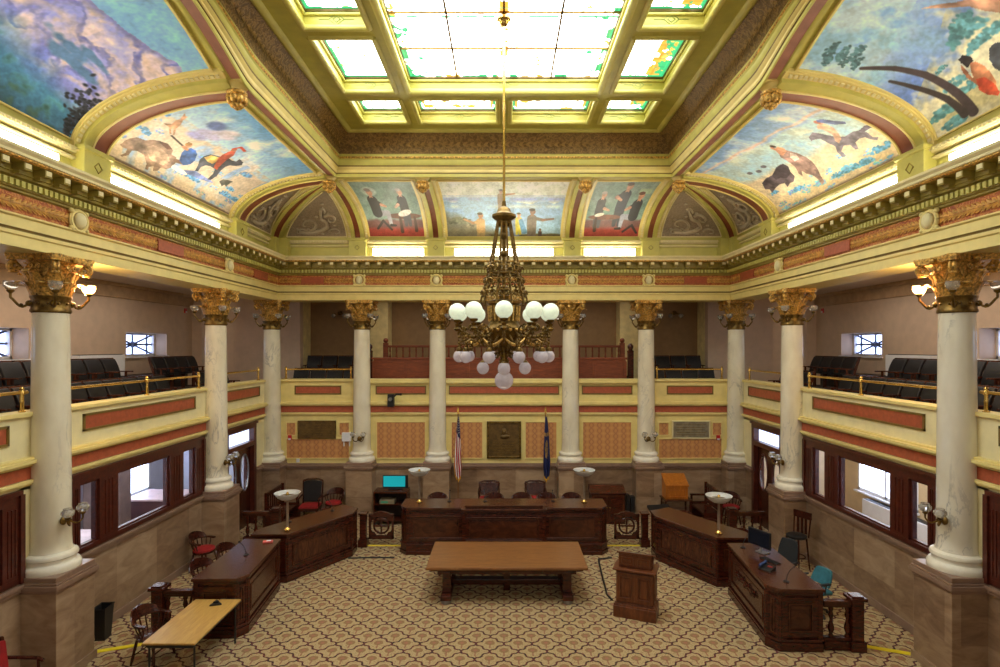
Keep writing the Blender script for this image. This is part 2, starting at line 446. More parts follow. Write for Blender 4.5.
def cartouche(loc, rz, label):
    r = empty('frieze_cartouche', loc, rz, label, 'cartouche', 'cream cartouches along the frieze')
    mb = MB(); mb.ball((0,-.07,0), .12, 14, 8, 1.15, .9, .7); mb.build('shield', M['cream2'], r, smooth=50)
    mb = MB()
    pts = [(.17*math.cos(a), -.05, .165*math.sin(a)) for a in [2*PI*i/20 for i in range(21)]]
    mb.tube(pts, .034, 6)
    for sx in (-1,1):
        for sz in (-1,1):
            mb.ball((sx*.16, -.05, sz*.14), .045, 8, 5)
    mb.tube([(-.16,-.03,-.15),(0,-.03,-.12),(.16,-.03,-.15)], .02, 6)
    mb.build('scroll_border', M['cream'], r, smooth=50)
for i, x in enumerate(BACKX):
    cartouche((x, EY-.02, 7.39), 0, f"cream shield cartouche on the back frieze above the {['left outer','left inner','right inner','right outer'][i]} back column")
for s, nm in ((-1,'left'),(1,'right')):
    for y, w in ((14.39,'middle'), (9.3,'nearest')):
        cartouche((s*(EX-.02), y, 7.39), -s*PI/2, f"cream shield cartouche on the {nm} frieze above the {w} {nm} column")

# attic and cove ------------------------------------------------------
XR = 4.55; YR = 14.6; XO = 7.2; YO = 17.55; CA = XO-XR; CB = YO-YR; Z0 = 8.62; CH = 1.11; YN = 9.5
def rise(Y):
    t = abs(Y-7.08)/2.42
    return .56*(1-t*t)**1.35 if t < 1 else 0.0
def S_side(s, Y, th, n=0.0):
    h = CH + rise(Y); c, sn = math.cos(th), math.sin(th)
    nx, nz = c/CA, sn/h; L = math.hypot(nx, nz)
    return V(s*(XR+CA*c - n*nx/L), Y, Z0+h*sn - n*nz/L)
def S_back(X, th, n=0.0):
    c, sn = math.cos(th), math.sin(th)
    ny, nz = c/CB, sn/CH; L = math.hypot(ny, nz)
    return V(X, YR+CB*c - n*ny/L, Z0+CH*sn - n*nz/L)
mb = MB(); sweep(mb, [(0,8.05),(0,Z0)], XO+.02, YO+.02); at = struct(mb.build('trim_2', M['olive'], recalc=False))
mb = MB()
sweep(mb, [(.0,8.42),(.06,8.44),(.06,8.47),(.02,8.49)], XO, YO)
sweep(mb, [(.0,8.52),(.07,8.54),(.09,8.6),(.09,8.63),(-.02,8.65)], XO, YO)
mb.build('attic_moulding', M['cream2'], at, recalc=False)
mb = MB()
def run2(step, x0, y0, z, fn):
    for s in (-1,1):
        for i in range(int((y0-1.5)/step)): fn(V(s*x0, 1.5+(i+.5)*step, z), V(-s,0,0), V(0,1,0))
    n = int(2*x0/step)
    for i in range(n): fn(V(-x0+(i+.5)*step, y0, z), V(0,-1,0), V(1,0,0))
run2(.085, XO-.09, YO-.09, 8.59, lambda p, n, t: mb.obox(p+n*.01, n*.015, t*.028, V(0,0,.026)))
mb.build('egg_moulding', M['cream2'], at)
mb = MB()
NT = 16
for s in (-1, 1):
    ys = np.linspace(YS, YR, 70)
    mb.grid(lambda u, v: S_side(s, YS+(YR-YS)*u, v*PI/2), 80, NT)
    # corner web, up to the groin
    mb.grid(lambda u, v: S_side(s, YR+(CB*math.cos(v*PI/2))*u, v*PI/2), 8, NT)
    mb.grid(lambda u, v: S_back(s*(XR+(CA*math.cos(v*PI/2))*u), v*PI/2), 8, NT)
mb.grid(lambda u, v: S_back(-XR+2*XR*u, v*PI/2), 30, NT)
struct(mb.build('ceiling', M['olive'], smooth=40, recalc=False))

def strip(mb, surf, l0, l1, t0, t1, n0, n1, k=18):
    mb.solid(lambda u, v, w: surf(l0+(l1-l0)*v, t0+(t1-t0)*u, n0+(n1-n0)*w), k, 1)
def beads(mb, surf, l, t0, t1, n, step, w=.03, ln=.026, h=.02):
    a = surf(l, t0, n); tt = t0; k = 220; acc = 0
    prev = a
    for i in range(1, k+1):
        th = t0+(t1-t0)*i/k; p = surf(l, th, n); acc += (p-prev).length; 
        if acc >= step:
            tan = (p-prev).normalized(); lat = (surf(l+.01, th, n)-p).normalized(); nor = tan.cross(lat)
            mb.obox(p, tan*ln, lat*w, nor*h); acc = 0
        prev = p
T0 = .06; T1 = 1.53
tn = 3
def add_rib(parts, label_no, **kw):
    """parts: list of (l0,l1,n,matkey); one trim structure"""
    global tn
    surf = kw['surf']; mb = MB(); keys = []
    for l0, l1, n, key in parts:
        if key not in keys: keys.append(key)
        mb.m = keys.index(key); strip(mb, surf, l0, l1, 0.0, T1+.03, -.02, n, 20)
    o = struct(mb.build(f'trim_{tn}', [M[k] for k in keys], smooth=40)); tn += 1
    bd = MB()
    for l in kw['beads']: beads(bd, surf, l, .05, T1, kw.get('bn', .075), .085)
    bd.build('bead_moulding', M['cream2'], o)
    return o
side_parts = [(-.40,-.27,.07,'cream'),(-.27,-.23,.13,'olive'),(-.23,-.07,.11,'olive'),(-.07,-.03,.13,'cream'),(-.03,.27,.115,'maroon'),(.27,.31,.14,'cream'),(.31,.38,.09,'olive')]
back_parts = [(-.33,-.2,.06,'cream'),(-.2,-.09,.11,'olive'),(-.09,.08,.055,'maroon'),(.08,.2,.11,'olive'),(.2,.33,.06,'cream')]
RSH = {YN: .18, 14.5: .5}
for s in (-1,1):
    for yc in (YN, 14.5):
        add_rib(side_parts, 0, surf=lambda l, th, n, s=s, yc=yc: S_side(s, yc+l+RSH[yc]*math.cos(th), th, n), beads=[-.335])
for x in (-XR, -2.12, 2.12, XR):
    add_rib(back_parts, 0, surf=lambda l, th, n, x=x: S_back(x+l, th, n), beads=[-.265, .265])
for s in (-1,1):
    dv = V(s*CA, CB, 0).normalized(); lat = V(-dv.y, dv.x, 0)*(1 if s < 0 else -1); R = math.hypot(CA, CB)
    def sd(l, th, n, s=s, dv=dv, lat=lat):
        c, sn = math.cos(th), math.sin(th); nx, nz = c/R, sn/CH; L = math.hypot(nx, nz)
        q = V(s*XR, YR, 0)+dv*(R*c - n*nx/L)+lat*l*min(1, .35+c); q.z = Z0+CH*sn-n*nz/L; return q
    add_rib([(-.3,-.19,.09,'cream'),(-.19,-.08,.15,'olive'),(-.08,.08,.12,'maroon'),(.08,.19,.15,'olive'),(.19,.3,.09,'cream')], 0, surf=sd, beads=[-.245,.245], bn=.1)
# pedestal blocks under the ribs
blk = MB(); fl = MB()
for s in (-1,1):
    for y in (YN+.16, 14.98):
        blk.box(min(s*(XO-.2),s*(XO+.1)), max(s*(XO-.2),s*(XO+.1)), y-.32, y+.32, 8.08, 8.66)
        blk.box(min(s*(XO-.24),s*(XO+.1)), max(s*(XO-.24),s*(XO+.1)), y-.36, y+.36, 8.6, 8.68)
        fl.tube([(s*(XO-.205), y+.09*math.cos(a), 8.38+.09*math.sin(a)) for a in [2*PI*i/4 for i in range(5)]], .012, 5)
for x in (-XR,-2.12,2.12,XR):
    blk.box(x-.27, x+.27, YO-.2, YO+.1, 8.08, 8.66); blk.box(x-.31, x+.31, YO-.24, YO+.1, 8.6, 8.68)
    fl.tube([(x+.07*math.cos(a), YO-.205, 8.38+.07*math.sin(a)) for a in [2*PI*i/4 for i in range(5)]], .012, 5)
for s in (-1,1):
    for (cx, cy) in ((s*(XO-.12), YO-.38),(s*(XO-.38), YO-.12)): blk.box(cx-.14, cx+.14, cy-.14, cy+.14, 8.08, 8.66)
blo = struct(blk.build(f'trim_{tn}', M['olive'], bevel=.012)); tn += 1
fl.build('rosettes', M['olive2'], blo)

# cove tubes ------------------------------------------------------------
def cove_light(a, b, n, label):
    a = Vector(a); b = Vector(b); n = Vector(n); t = (b-a).normalized(); L = (b-a).length
    rz = math.atan2(t.y, t.x)
    r = empty('cove_light', (a+b)/2, rz, label, 'light', 'white cove lights behind the cornice')
    s_ = 1 if (Matrix.Rotation(rz, 3, 'Z') @ V(0,-1,0)).dot(n) > 0 else -1
    mb = MB(); mb.obox((0, -s_*.03, 0), (L/2-.02,0,0), (0,.02,0), (0,0,.11)); mb.build('diffuser', M['strip'], r)
    mb = MB(); mb.box(-L/2, L/2, min(0, s_*.03)-.01, max(0, s_*.03)+.01, -.13, .12); mb.build('housing', M['white'], r)
cove_light((-1.55, YO-.05, 8.26), (1.55, YO-.05, 8.26), (0,-1,0), 'long white cove light under the middle back mural')
cove_light((-4.1, YO-.05, 8.26), (-2.5, YO-.05, 8.26), (0,-1,0), 'white cove light under the back mural left of the chandelier')
cove_light((2.5, YO-.05, 8.26), (4.1, YO-.05, 8.26), (0,-1,0), 'white cove light under the back mural right of the chandelier')
for s, nm in ((-1,'left'),(1,'right')):
    cove_light((s*(XO-.05), 9.95, 8.26), (s*(XO-.05), 14.0, 8.26), (-s,0,0), f'long white cove light under the {nm} mural of riders and bison')
    cove_light((s*(XO-.05), 5.2, 8.26), (s*(XO-.05), 8.95, 8.26), (-s,0,0), f'white cove light under the large {nm} landscape mural nearest the camera')

# ring, dark band, coffers -------------------------------------------------
ZR = 9.65
def ring_pt(off, z, X, Y):
    return z + rise(Y)*max(0.0, (10.72-z)/(10.72-9.6))
RY = [4.66] + list(np.linspace(4.9, 9.6, 24)) + [11, 13]
def ringsweep(mb, prof):
    for s in (-1,1):
        b = len(mb.v); m_ = len(RY)+1
        for off, z in prof:
            for Y in RY+[None]:
                y = Y if Y is not None else YR-off
                if Y == 4.66: y = 4.66+off
                mb.v.append((s*(XR-off), y, ring_pt(off, z, XR, y if Y not in (None, 4.66) else 20)))
        for i in range(len(prof)-1):
            for j in range(m_-1):
                a = b+i*m_+j; mb.f.append((a, a+1, a+m_+1, a+m_)); mb.mi.append(mb.m)
    for y0, sg in ((YR,-1),(4.66,1)):
        b = len(mb.v)
        for off, z in prof: mb.v += [(-(XR-off), y0+sg*off, z), ((XR-off), y0+sg*off, z)]
        for i in range(len(prof)-1):
            a = b+i*2; mb.f.append((a,a+1,a+3,a+2)); mb.mi.append(mb.m)
mb = MB()
mb.m = 0; ringsweep(mb, [(-.08,9.76),(-.06,9.69),(.0,9.69),(.02,9.71)])
mb.m = 1; ringsweep(mb, [(.02,9.71),(.2,9.71)])
mb.m = 0; ringsweep(mb, [(.2,9.71),(.205,9.66),(.235,9.66),(.24,9.68),(.24,9.74)])
mb.m = 2; ringsweep(mb, [(.24,9.74),(.255,9.745),(.255,9.76)])
mb.m = 3; ringsweep(mb, [(.255,9.76),(.27,9.78),(.27,9.84),(.30,9.87),(.315,9.9)])
mb.m = 2; ringsweep(mb, [(.315,9.9),(.32,9.91),(.32,9.935)])
mb.m = 0; ringsweep(mb, [(.32,9.935),(.33,9.95),(.345,10.0),(.345,10.06),(.37,10.09)])
mb.m = 4; ringsweep(mb, [(.37,10.09),(.385,10.11),(.385,10.14)])
mb.m = 0; ringsweep(mb, [(.385,10.14),(.37,10.2),(.34,10.22)])
struct(mb.build(f'trim_{tn}', [M['olive'], M['mauve'], M['wire'], M['cream'], M['gold']], smooth=35, recalc=False)); tn += 1
mb = MB(); ringsweep(mb, [(.34,10.2),(.36,10.32),(.41,10.45),(.5,10.58),(.62,10.68),(.72,10.74)])
db = struct(mb.build(f'trim_{tn}', M['darkband'], smooth=40, recalc=False)); tn += 1
# raised leaves on the dark band
gl = MB()
def bl(p, n, t):
    for up in (-1,1):
        gl.add([p, p+t*.05+V(0,0,up*.05)-n*(-.02), p+t*.14+V(0,0,up*.07)+n*.01, p+t*.09], [(0,1,2,3)])
for i in range(44):
    x = -3.9+i*.178; bl(V(x, YR-.43, 10.42), V(0,-1,0), V(1,0,0))
    for s in (-1,1):
        y = 6.3+i*.178; bl(V(s*(XR-.43), y, 10.42+rise(y)*.27), V(-s,0,0), V(0,1,0))
gl.build('leaf_relief', plain('dark_band_leaf', (158,124,72), .5), db, recalc=False)

XS = [-3.85,-3.4,-2.28,-2.03,2.03,2.28,3.4,3.85]
YCC = 9.63
YSx = [5.35,5.76,7.07,7.38,11.88,12.19,13.5,13.93]
ZB = 10.7; ZG = 11.02
cells = []   # openings
for xa, xb in ((-3.4,-2.28),(2.28,3.4)):
    for ya, yb in ((5.76,7.07),(7.38,9.5),(9.77,11.88),(12.19,13.5)): cells.append((xa,xb,ya,yb))
for ya, yb in ((5.76,7.07),(12.19,13.5)):
    cells.append((-2.03,-.14,ya,yb)); cells.append((.14,2.03,ya,yb))
cells.append((-2.03,2.03,7.38,11.88))
beams = MB(); rolls = MB(); gf = MB(); orn = MB()
# beam bodies
for y0,y1 in ((5.35,5.76),(7.07,7.38),(11.88,12.19),(13.5,13.93)): beams.box(-3.848,3.848,y0,y1,ZB+.004,ZG+.1)
for x0,x1 in ((-3.85,-3.4),(-2.28,-2.03),(2.03,2.28),(3.4,3.85)): beams.box(x0,x1,5.348,13.932,ZB,ZG+.096)
for x0,x1 in ((-3.4,-2.28),(2.28,3.4)): beams.box(x0-.01,x1+.01,9.5,9.77,ZB+.002,ZG+.09)
for y0,y1 in ((5.76,7.07),(12.19,13.5)): beams.box(-.14,.14,y0-.01,y1+.01,ZB+.002,ZG+.09)
cei = struct(beams.build('ceiling_coffers', M['coffer']))
def rectline(mb, x0,x1,y0,y1,z, r, n=8):
    for a, b in (((x0,y0),(x1,y0)),((x1,y0),(x1,y1)),((x1,y1),(x0,y1)),((x0,y1),(x0,y0))):
        mb.cyl((a[0],a[1],z),(b[0],b[1],z), r, n=n)
for (x0,x1,y0,y1) in cells:
    big = (x1-x0) > 3
    rectline(rolls, x0,x1,y0,y1, ZB+.01, .075 if big else .055)
    rectline(rolls, x0+.02,x1-.02,y0+.02,y1-.02, ZG-.08, .03)
    w = .055
    for a,b,c,d in ((x0,x1,y0,y0+w),(x0,x1,y1-w,y1),(x0,x0+w,y0,y1),(x1-w,x1,y0,y1)): gf.box(a,b,c,d,ZG-.045,ZG+.03)
    cxx = (x0+x1)/2; ycx = y1-.004
    for cc in ([cxx] if not big else [cxx-.35+.35, ]):
        for rr in (.05,.1): orn.tube([(cc+rr*1.3*math.cos(a), ycx, ZB+.16+rr*math.sin(a)) for a in [2*PI*i/4 for i in range(5)]], .007, 4)
        for dx in (-1,1): orn.cyl((cc+dx*.12,ycx,ZB+.16),(cc+dx*.3,ycx,ZB+.16), .006, n=4)
rectline(rolls, -3.87,3.87,5.33,13.95, ZB+.03, .09, 10)
rolls.build('roll_moulding', M['olive'], cei, smooth=60); gf.build('glass_stops', M['wire'], cei); orn.build('stencil_ornament', plain('stencil_green', (110,140,70), .5), cei)

# stained glass ------------------------------------------------------------
def vnoise(shape, cells_, rng):
    ny, nx = shape; gy, gx = cells_
    g = rng.rand(gy+2, gx+2)
    y = np.linspace(0, gy, ny); x = np.linspace(0, gx, nx)
    yi = y.astype(int); xi = x.astype(int); fy = (y-yi)[:,None]; fx = (x-xi)[None,:]
    fy = fy*fy*(3-2*fy); fx = fx*fx*(3-2*fx)
    a = g[yi][:,xi]; b = g[yi][:,xi+1]; c = g[yi+1][:,xi]; d = g[yi+1][:,xi+1]
    return (a*(1-fx)+b*fx)*(1-fy)+(c*(1-fx)+d*fx)*fy
def fbm(shape, c, rng, o=4):
    t = 0; a = 1; s = 0
    for k in range(o):
        t = t + a*vnoise(shape, (int(c[0]*2**k)+1, int(c[1]*2**k)+1), rng); s += a; a *= .55
    return t/s
wn = 1
WHITE = np.array([6.1,6.3,6.1]); GREEN = np.array(lin((50,176,110)))*1.2; AMBER = np.array(lin((226,150,56)))*1.3; DARK = np.array(lin((60,50,40)))
def stained(x0,x1,y0,y1, rows, cols, rich, name):
    global wn
    res = 34 if x1-x0 < 3 else 30
    nx = int((x1-x0)*res); ny = int((y1-y0)*res)
    mb = MB(); mb.grid(lambda u, v: (x0+(x1-x0)*u, y0+(y1-y0)*v, ZG-.01), nx, ny)
    X, Y = np.meshgrid(np.linspace(x0,x1,nx+1), np.linspace(y0,y1,ny+1))
    c = np.ones(X.shape+(3,))*WHITE
    n1 = fbm(X.shape, (5,5), RNG); n2 = fbm(X.shape, ((y1-y0)*5,(x1-x0)*5), RNG)
    e = np.minimum(np.minimum(X-x0, x1-X), np.minimum(Y-y0, y1-Y))
    def put(msk, col): c[msk] = col
    mx = (x0+x1)/2
    if rich == 2:      # amber scroll work
        w = np.sin((X-mx)*13)*.09+ (y0+y1)/2
        put(np.abs(Y-w) < .05, AMBER); put(np.abs(np.abs(X-mx)-.42)+np.abs(Y-(y0+y1)/2) < .16, AMBER*.8)
        put((e < .12) & (e > .085), AMBER*1.1); put(n1 > .66, AMBER*1.3)
        put((np.abs(X-mx) > (x1-x0)*.46) & (n2 > .45), GREEN); put((np.abs(((X-mx)*4) % 1-.5) < .06) & (e < .3) & (e > .12), AMBER*1.4)
    elif rich == 1:
        put((n2 > .5) & (X > mx+.1) & (mx > 0), AMBER*1.1); put((n1 > .56) & (X > mx+.15) & (mx > 0), GREEN); put((np.abs(n2-.5) < .02), AMBER*1.6)
        put((e < .07) & (n2 > .45), GREEN*1.2); put((Y < y0+.1), GREEN)
    else:
        put((e < .11) & (n2 > .55), GREEN); put((e < .11) & (n2 < .36), AMBER*1.3); put((n1 > .56) & (np.abs(n2-.5) < .018), AMBER*1.8)
        put((np.abs(X) > 1.6) & (n2 > .66), GREEN*1.2); put((Y < 8.9) & (n1 > .5) & (np.abs(n2-.55) < .04), GREEN*1.4)
        put((np.abs(X) < .09) & (n2 > .5), AMBER*1.2)
        put((np.abs(np.abs(Y-9.55)-.12) < .03) & (n2 > .35), GREEN)
    put(e < .03, GREEN*.9)
    # thin leading
    c *= 1-.35*((np.abs((X*6) % 1-.5) < .05) | (np.abs((Y*6) % 1-.5) < .05))[...,None]*(n2 > .5)[...,None]
    mb.cols = np.concatenate([c, np.ones(X.shape+(1,))], -1).reshape(-1,4)
    o = mb.build(f'window_{wn}', M['stained'], recalc=False); struct(o); wn += 1
    bars = MB()
    for i in range(1, cols): bx = x0+(x1-x0)*i/cols; bars.box(bx-.018, bx+.018, y0, y1, ZG-.04, ZG-.012)
    for yy in rows: bars.box(x0, x1, yy-.018, yy+.018, ZG-.04, ZG-.012)
    if bars.v: bars.build('glazing_bars', M['bronze'], o)
for (x0,x1,y0,y1) in cells:
    big = (x1-x0) > 3; corner = abs((x0+x1)/2) > 2.5
    stained(x0+.05,x1-.05,y0+.05,y1-.05, [10.68,9.53,8.5] if big else [], 4 if big else 1, 0 if big else (1 if corner else 2), '')
# ------------------------------------------------------------------ murals: painted in colour on a fine grid
class Paint:
    def __init__(s, nx, ny, asp, seed):
        s.u, s.v = np.meshgrid(np.linspace(0, asp, nx+1), np.linspace(0, 1, ny+1)); s.asp = asp
        s.c = np.zeros(s.u.shape+(3,)); s.rng = np.random.RandomState(seed)
        s.n1 = fbm(s.u.shape, (5, 5*asp), s.rng, 5); s.n2 = fbm(s.u.shape, (14, 14*asp), s.rng, 3); s.n3 = fbm(s.u.shape, (3, 10), s.rng, 4)
    def mix(s, a, col):
        a = np.clip(a, 0, 1)[...,None]; s.c = s.c*(1-a)+np.array(col, float)*a
    def cap(s, p, q, r0, r1, col, soft=.006):
        px, py = p; qx, qy = q; dx, dy = qx-px, qy-py; L = dx*dx+dy*dy+1e-9
        t = np.clip(((s.u-px)*dx+(s.v-py)*dy)/L, 0, 1)
        d = np.hypot(s.u-px-t*dx, s.v-py-t*dy)-(r0+(r1-r0)*t)
        s.mix(-d/soft+.5, np.array(col)*1.0)
    def line(s, pts, r, col, r2=None):
        r2 = r if r2 is None else r2; k = len(pts)-1
        for i in range(k): s.cap(pts[i], pts[i+1], r+(r2-r)*i/k, r+(r2-r)*(i+1)/k, col)
    def ell(s, c, rx, ry, col, rot=0, soft=.15):
        x = s.u-c[0]; y = s.v-c[1]; ca, sa = math.cos(rot), math.sin(rot)
        d = np.hypot((x*ca+y*sa)/rx, (-x*sa+y*ca)/ry)
        s.mix((1-d)/soft+.5, col)
    def poly(s, pts, col, soft=.004):
        """filled outline; pts already in the painting's own coordinates"""
        m = np.zeros(s.u.shape, bool); k = len(pts)
        for i in range(k):
            (x1, y1), (x2, y2) = pts[i], pts[(i+1) % k]
            if y1 == y2: continue
            c = ((y1 > s.v) != (y2 > s.v)) & (s.u < (x2-x1)*(s.v-y1)/(y2-y1)+x1); m ^= c
        s.mix(m*(.92), np.array(col, float)); s.mix(m*(s.n2-.5)*2.4, tuple(min(255, t*1.45) for t in col)); s.mix(m*(.45-s.n2)*2.2, tuple(t*.6 for t in col))
    def out(s):
        s.c = s.c*np.array([1.13,1.13,1.2])
        s.n4 = fbm(s.u.shape, (60, 60*s.asp), s.rng, 2); tex = 1+.3*(s.n2-.5)+.22*(s.n4-.5)
        c = np.clip(s.c*tex[...,None], 0, 255)/255.0
        c = np.where(c <= .04045, c/12.92, ((c+.055)/1.055)**2.4)
        return np.concatenate([c, np.ones(s.u.shape+(1,))], -1).reshape(-1,4)
def sky(p, top, low, hz, ground_c, amp=.03):
    t = np.clip((p.v-hz)/(1-hz), 0, 1)[...,None]
    p.c = np.array(low)*(1-t)+np.array(top)*t
    p.mix((p.n1-.5)*3, (236,236,228))
    p.mix((hz+amp*(p.n3-.5)*4-p.v)/.02, ground_c)
def horse(p, x, y, k, col, f=1, rider=None, gallop=1, feather=True):
    D = lambda a, b: (x+f*a*k, y+b*k)
    for (a,b),(c,d),(e,g) in (((-.3,-.02),(-.48,-.18),(-.66,-.2)),((-.26,-.05),(-.3,-.26),(-.44,-.36)),((.3,-.05),(.5,-.14),(.6,-.3)),((.26,-.06),(.34,-.26),(.24,-.4))):
        p.cap(D(a,b), D(c,d), .07*k, .04*k, col); p.cap(D(c,d), D(e,g), .04*k, .022*k, tuple(.8*t for t in col))
    p.ell((x,y), .42*k, .17*k, col, .06*f)
    p.ell(D(-.28,.03), .18*k, .19*k, col); p.ell(D(.3,.03), .16*k, .18*k, col)
    p.cap(D(.34,.08), D(.58,.32), .13*k, .07*k, col); p.cap(D(.57,.33), D(.78,.22), .075*k, .04*k, col)
    p.cap(D(.36,.2), D(.54,.4), .05*k, .03*k, tuple(.5*t for t in col))
    p.line([D(-.42,.1), D(-.62,.16), D(-.8,.06)], .05*k, tuple(.5*t for t in col), .02*k)
    if rider:
        skin, cloth = rider
        p.cap(D(0,.14), D(.14,-.1), .075*k, .05*k, cloth); p.cap(D(.14,-.1), D(.06,-.24), .05*k, .03*k, cloth)
        p.cap(D(-.02,.16), D(.06,.46), .1*k, .09*k, skin if feather else cloth); p.ell(D(.1,.62), .07*k, .085*k, skin)
        p.cap(D(.06,.46), D(.3,.4), .045*k, .03*k, skin); p.cap(D(.3,.4), D(.5,.5), .03*k, .022*k, skin)
        p.cap(D(.08,.7), D(-.02,.66), .05*k, .04*k, (40,30,30))
        if feather: p.line([D(.04,.72), D(-.18,.66), D(-.42,.62)], .035*k, (120,90,110), .02*k)
def bison(p, x, y, k, col, f=1):
    D = lambda a, b: (x+f*a*k, y+b*k)
    dk = tuple(.6*t for t in col)
    for a in (-.34,-.24,.2,.3): p.cap(D(a,-.05), D(a+.03,-.32), .06*k, .035*k, dk)
    p.ell((x,y), .42*k, .2*k, col); p.ell(D(.2,.1), .26*k, .27*k, col, -.3); p.ell(D(.46,-.02), .15*k, .18*k, dk)
    p.line([D(.42,.12), D(.52,.2)], .02*k, (210,200,180)); p.line([D(-.4,.06), D(-.52,-.1)], .02*k, dk)
    p.ell(D(.12,.2), .14*k, .06*k, tuple(min(255, 1.4*t) for t in col))
def person(p, x, y, k, coat, skin, legs, arm=None, sit=0, hair=(70,60,50)):
    if sit:
        d = sit
        p.cap((x,y), (x+d*.28*k,y+.02*k), .09*k, .07*k, legs); p.cap((x+d*.28*k,y+.02*k), (x+d*.3*k,y-.3*k), .065*k, .045*k, legs)
        p.cap((x+d*.3*k,y-.32*k), (x+d*.42*k,y-.33*k), .04*k, .03*k, (30,24,24))
    else:
        p.cap((x-.04*k,y), (x-.06*k,y-.42*k), .08*k, .05*k, legs); p.cap((x+.05*k,y), (x+.07*k,y-.42*k), .08*k, .05*k, legs)
    p.cap((x,y+.02*k), (x,y+.36*k), .13*k, .13*k, coat); p.cap((x,y+.4*k), (x,y+.5*k), .05*k, .04*k, skin)
    p.ell((x+.01*k,y+.58*k), .075*k, .095*k, skin); p.ell((x-.01*k,y+.65*k), .08*k, .05*k, hair)
    if arm:
        (ax, ay), (bx, by) = arm
        p.cap((x,y+.38*k), (x+ax*k,y+ay*k), .06*k, .05*k, coat); p.cap((x+ax*k,y+ay*k), (x+bx*k,y+by*k), .045*k, .03*k, skin)
def tufts(p, n, ylo, yhi, col, seed, size=.05):
    r = random.Random(seed)
    for _ in range(n):
        x = r.uniform(0, p.asp); y = r.uniform(ylo, yhi); k = size*(1.3-y)
        for j in range(12): p.ell((x+r.uniform(-1,1)*k, y+r.uniform(-.4,.5)*k), k*.24, k*.16, tuple(min(250, c*r.uniform(.85,1.15)) for c in col), r.uniform(-.5,.5), .8)

sL = lambda l, th, n: S_side(-1, l, th, n); sR = lambda l, th, n: S_side(1, l, th, n)
def mural(name, label, surf, la, lb, t0, t1, painter, nx, ny, asp, seed, flip=False):
    A = (lambda th: la) if not callable(la) else la; B = (lambda th: lb) if not callable(lb) else lb
    p = Paint(nx, ny, asp, seed)
    if surf in (sL, sR):
        def place(px, py):      # where a spot of the mural sits, as a fraction of its width and height
            k = abs(px-CX)/(CY-py); lo, hi = 0.0, 1.57; yy = 9.0
            for _ in range(4):
                lo, hi = 0.0, 1.57
                for _ in range(30):
                    m_ = (lo+hi)/2; q = S_side(1, yy, m_, .025)
                    if q.x/(q.z-EYE) > k: lo = m_
                    else: hi = m_
                yy = F*(q.z-EYE)/(CY-py)
            return ((yy-A(m_))/(B(m_)-A(m_))*asp, (m_-t0)/(t1-t0))
        p.P = place
    painter(p)
    mb = MB()
    def fn(u, v):
        th = t0+(t1-t0)*v; return surf(A(th)+(B(th)-A(th))*u, th, .025)
    mb.grid(fn, nx, ny); mb.cols = p.out()
    root = empty(name, surf((A(t0)+B(t0))/2, t0, .03), 0, label, 'mural', 'painted ceiling murals')
    o = mb.build('painting', M['mural'], root, smooth=60, recalc=False); o.matrix_parent_inverse = Matrix.Translation(-V(*root.location))
    fr = MB()
    w = .035
    for j in range(24):
        ta = t0+(t1-t0)*j/24; tb = t0+(t1-t0)*(j+1)/24
        for (e, sg) in ((A,1),(B,-1)):
            d = sg*(1 if B(t0) > A(t0) else -1)
            fr.solid(lambda u, v, w_: (lambda th: surf(e(th)+d*w*v, th, .0+.05*w_))(ta+(tb-ta)*u), 1, 1)
    for tt, d in ((t0,1),(t1,-1)):
        fr.solid(lambda u, v, w_: (lambda th: surf(A(th)+(B(th)-A(th))*u, th, .05*w_))(tt+d*.014*v), 16, 1)
    fo = fr.build('border_line', M['cream'], root); fo.matrix_parent_inverse = o.matrix_parent_inverse
    return root

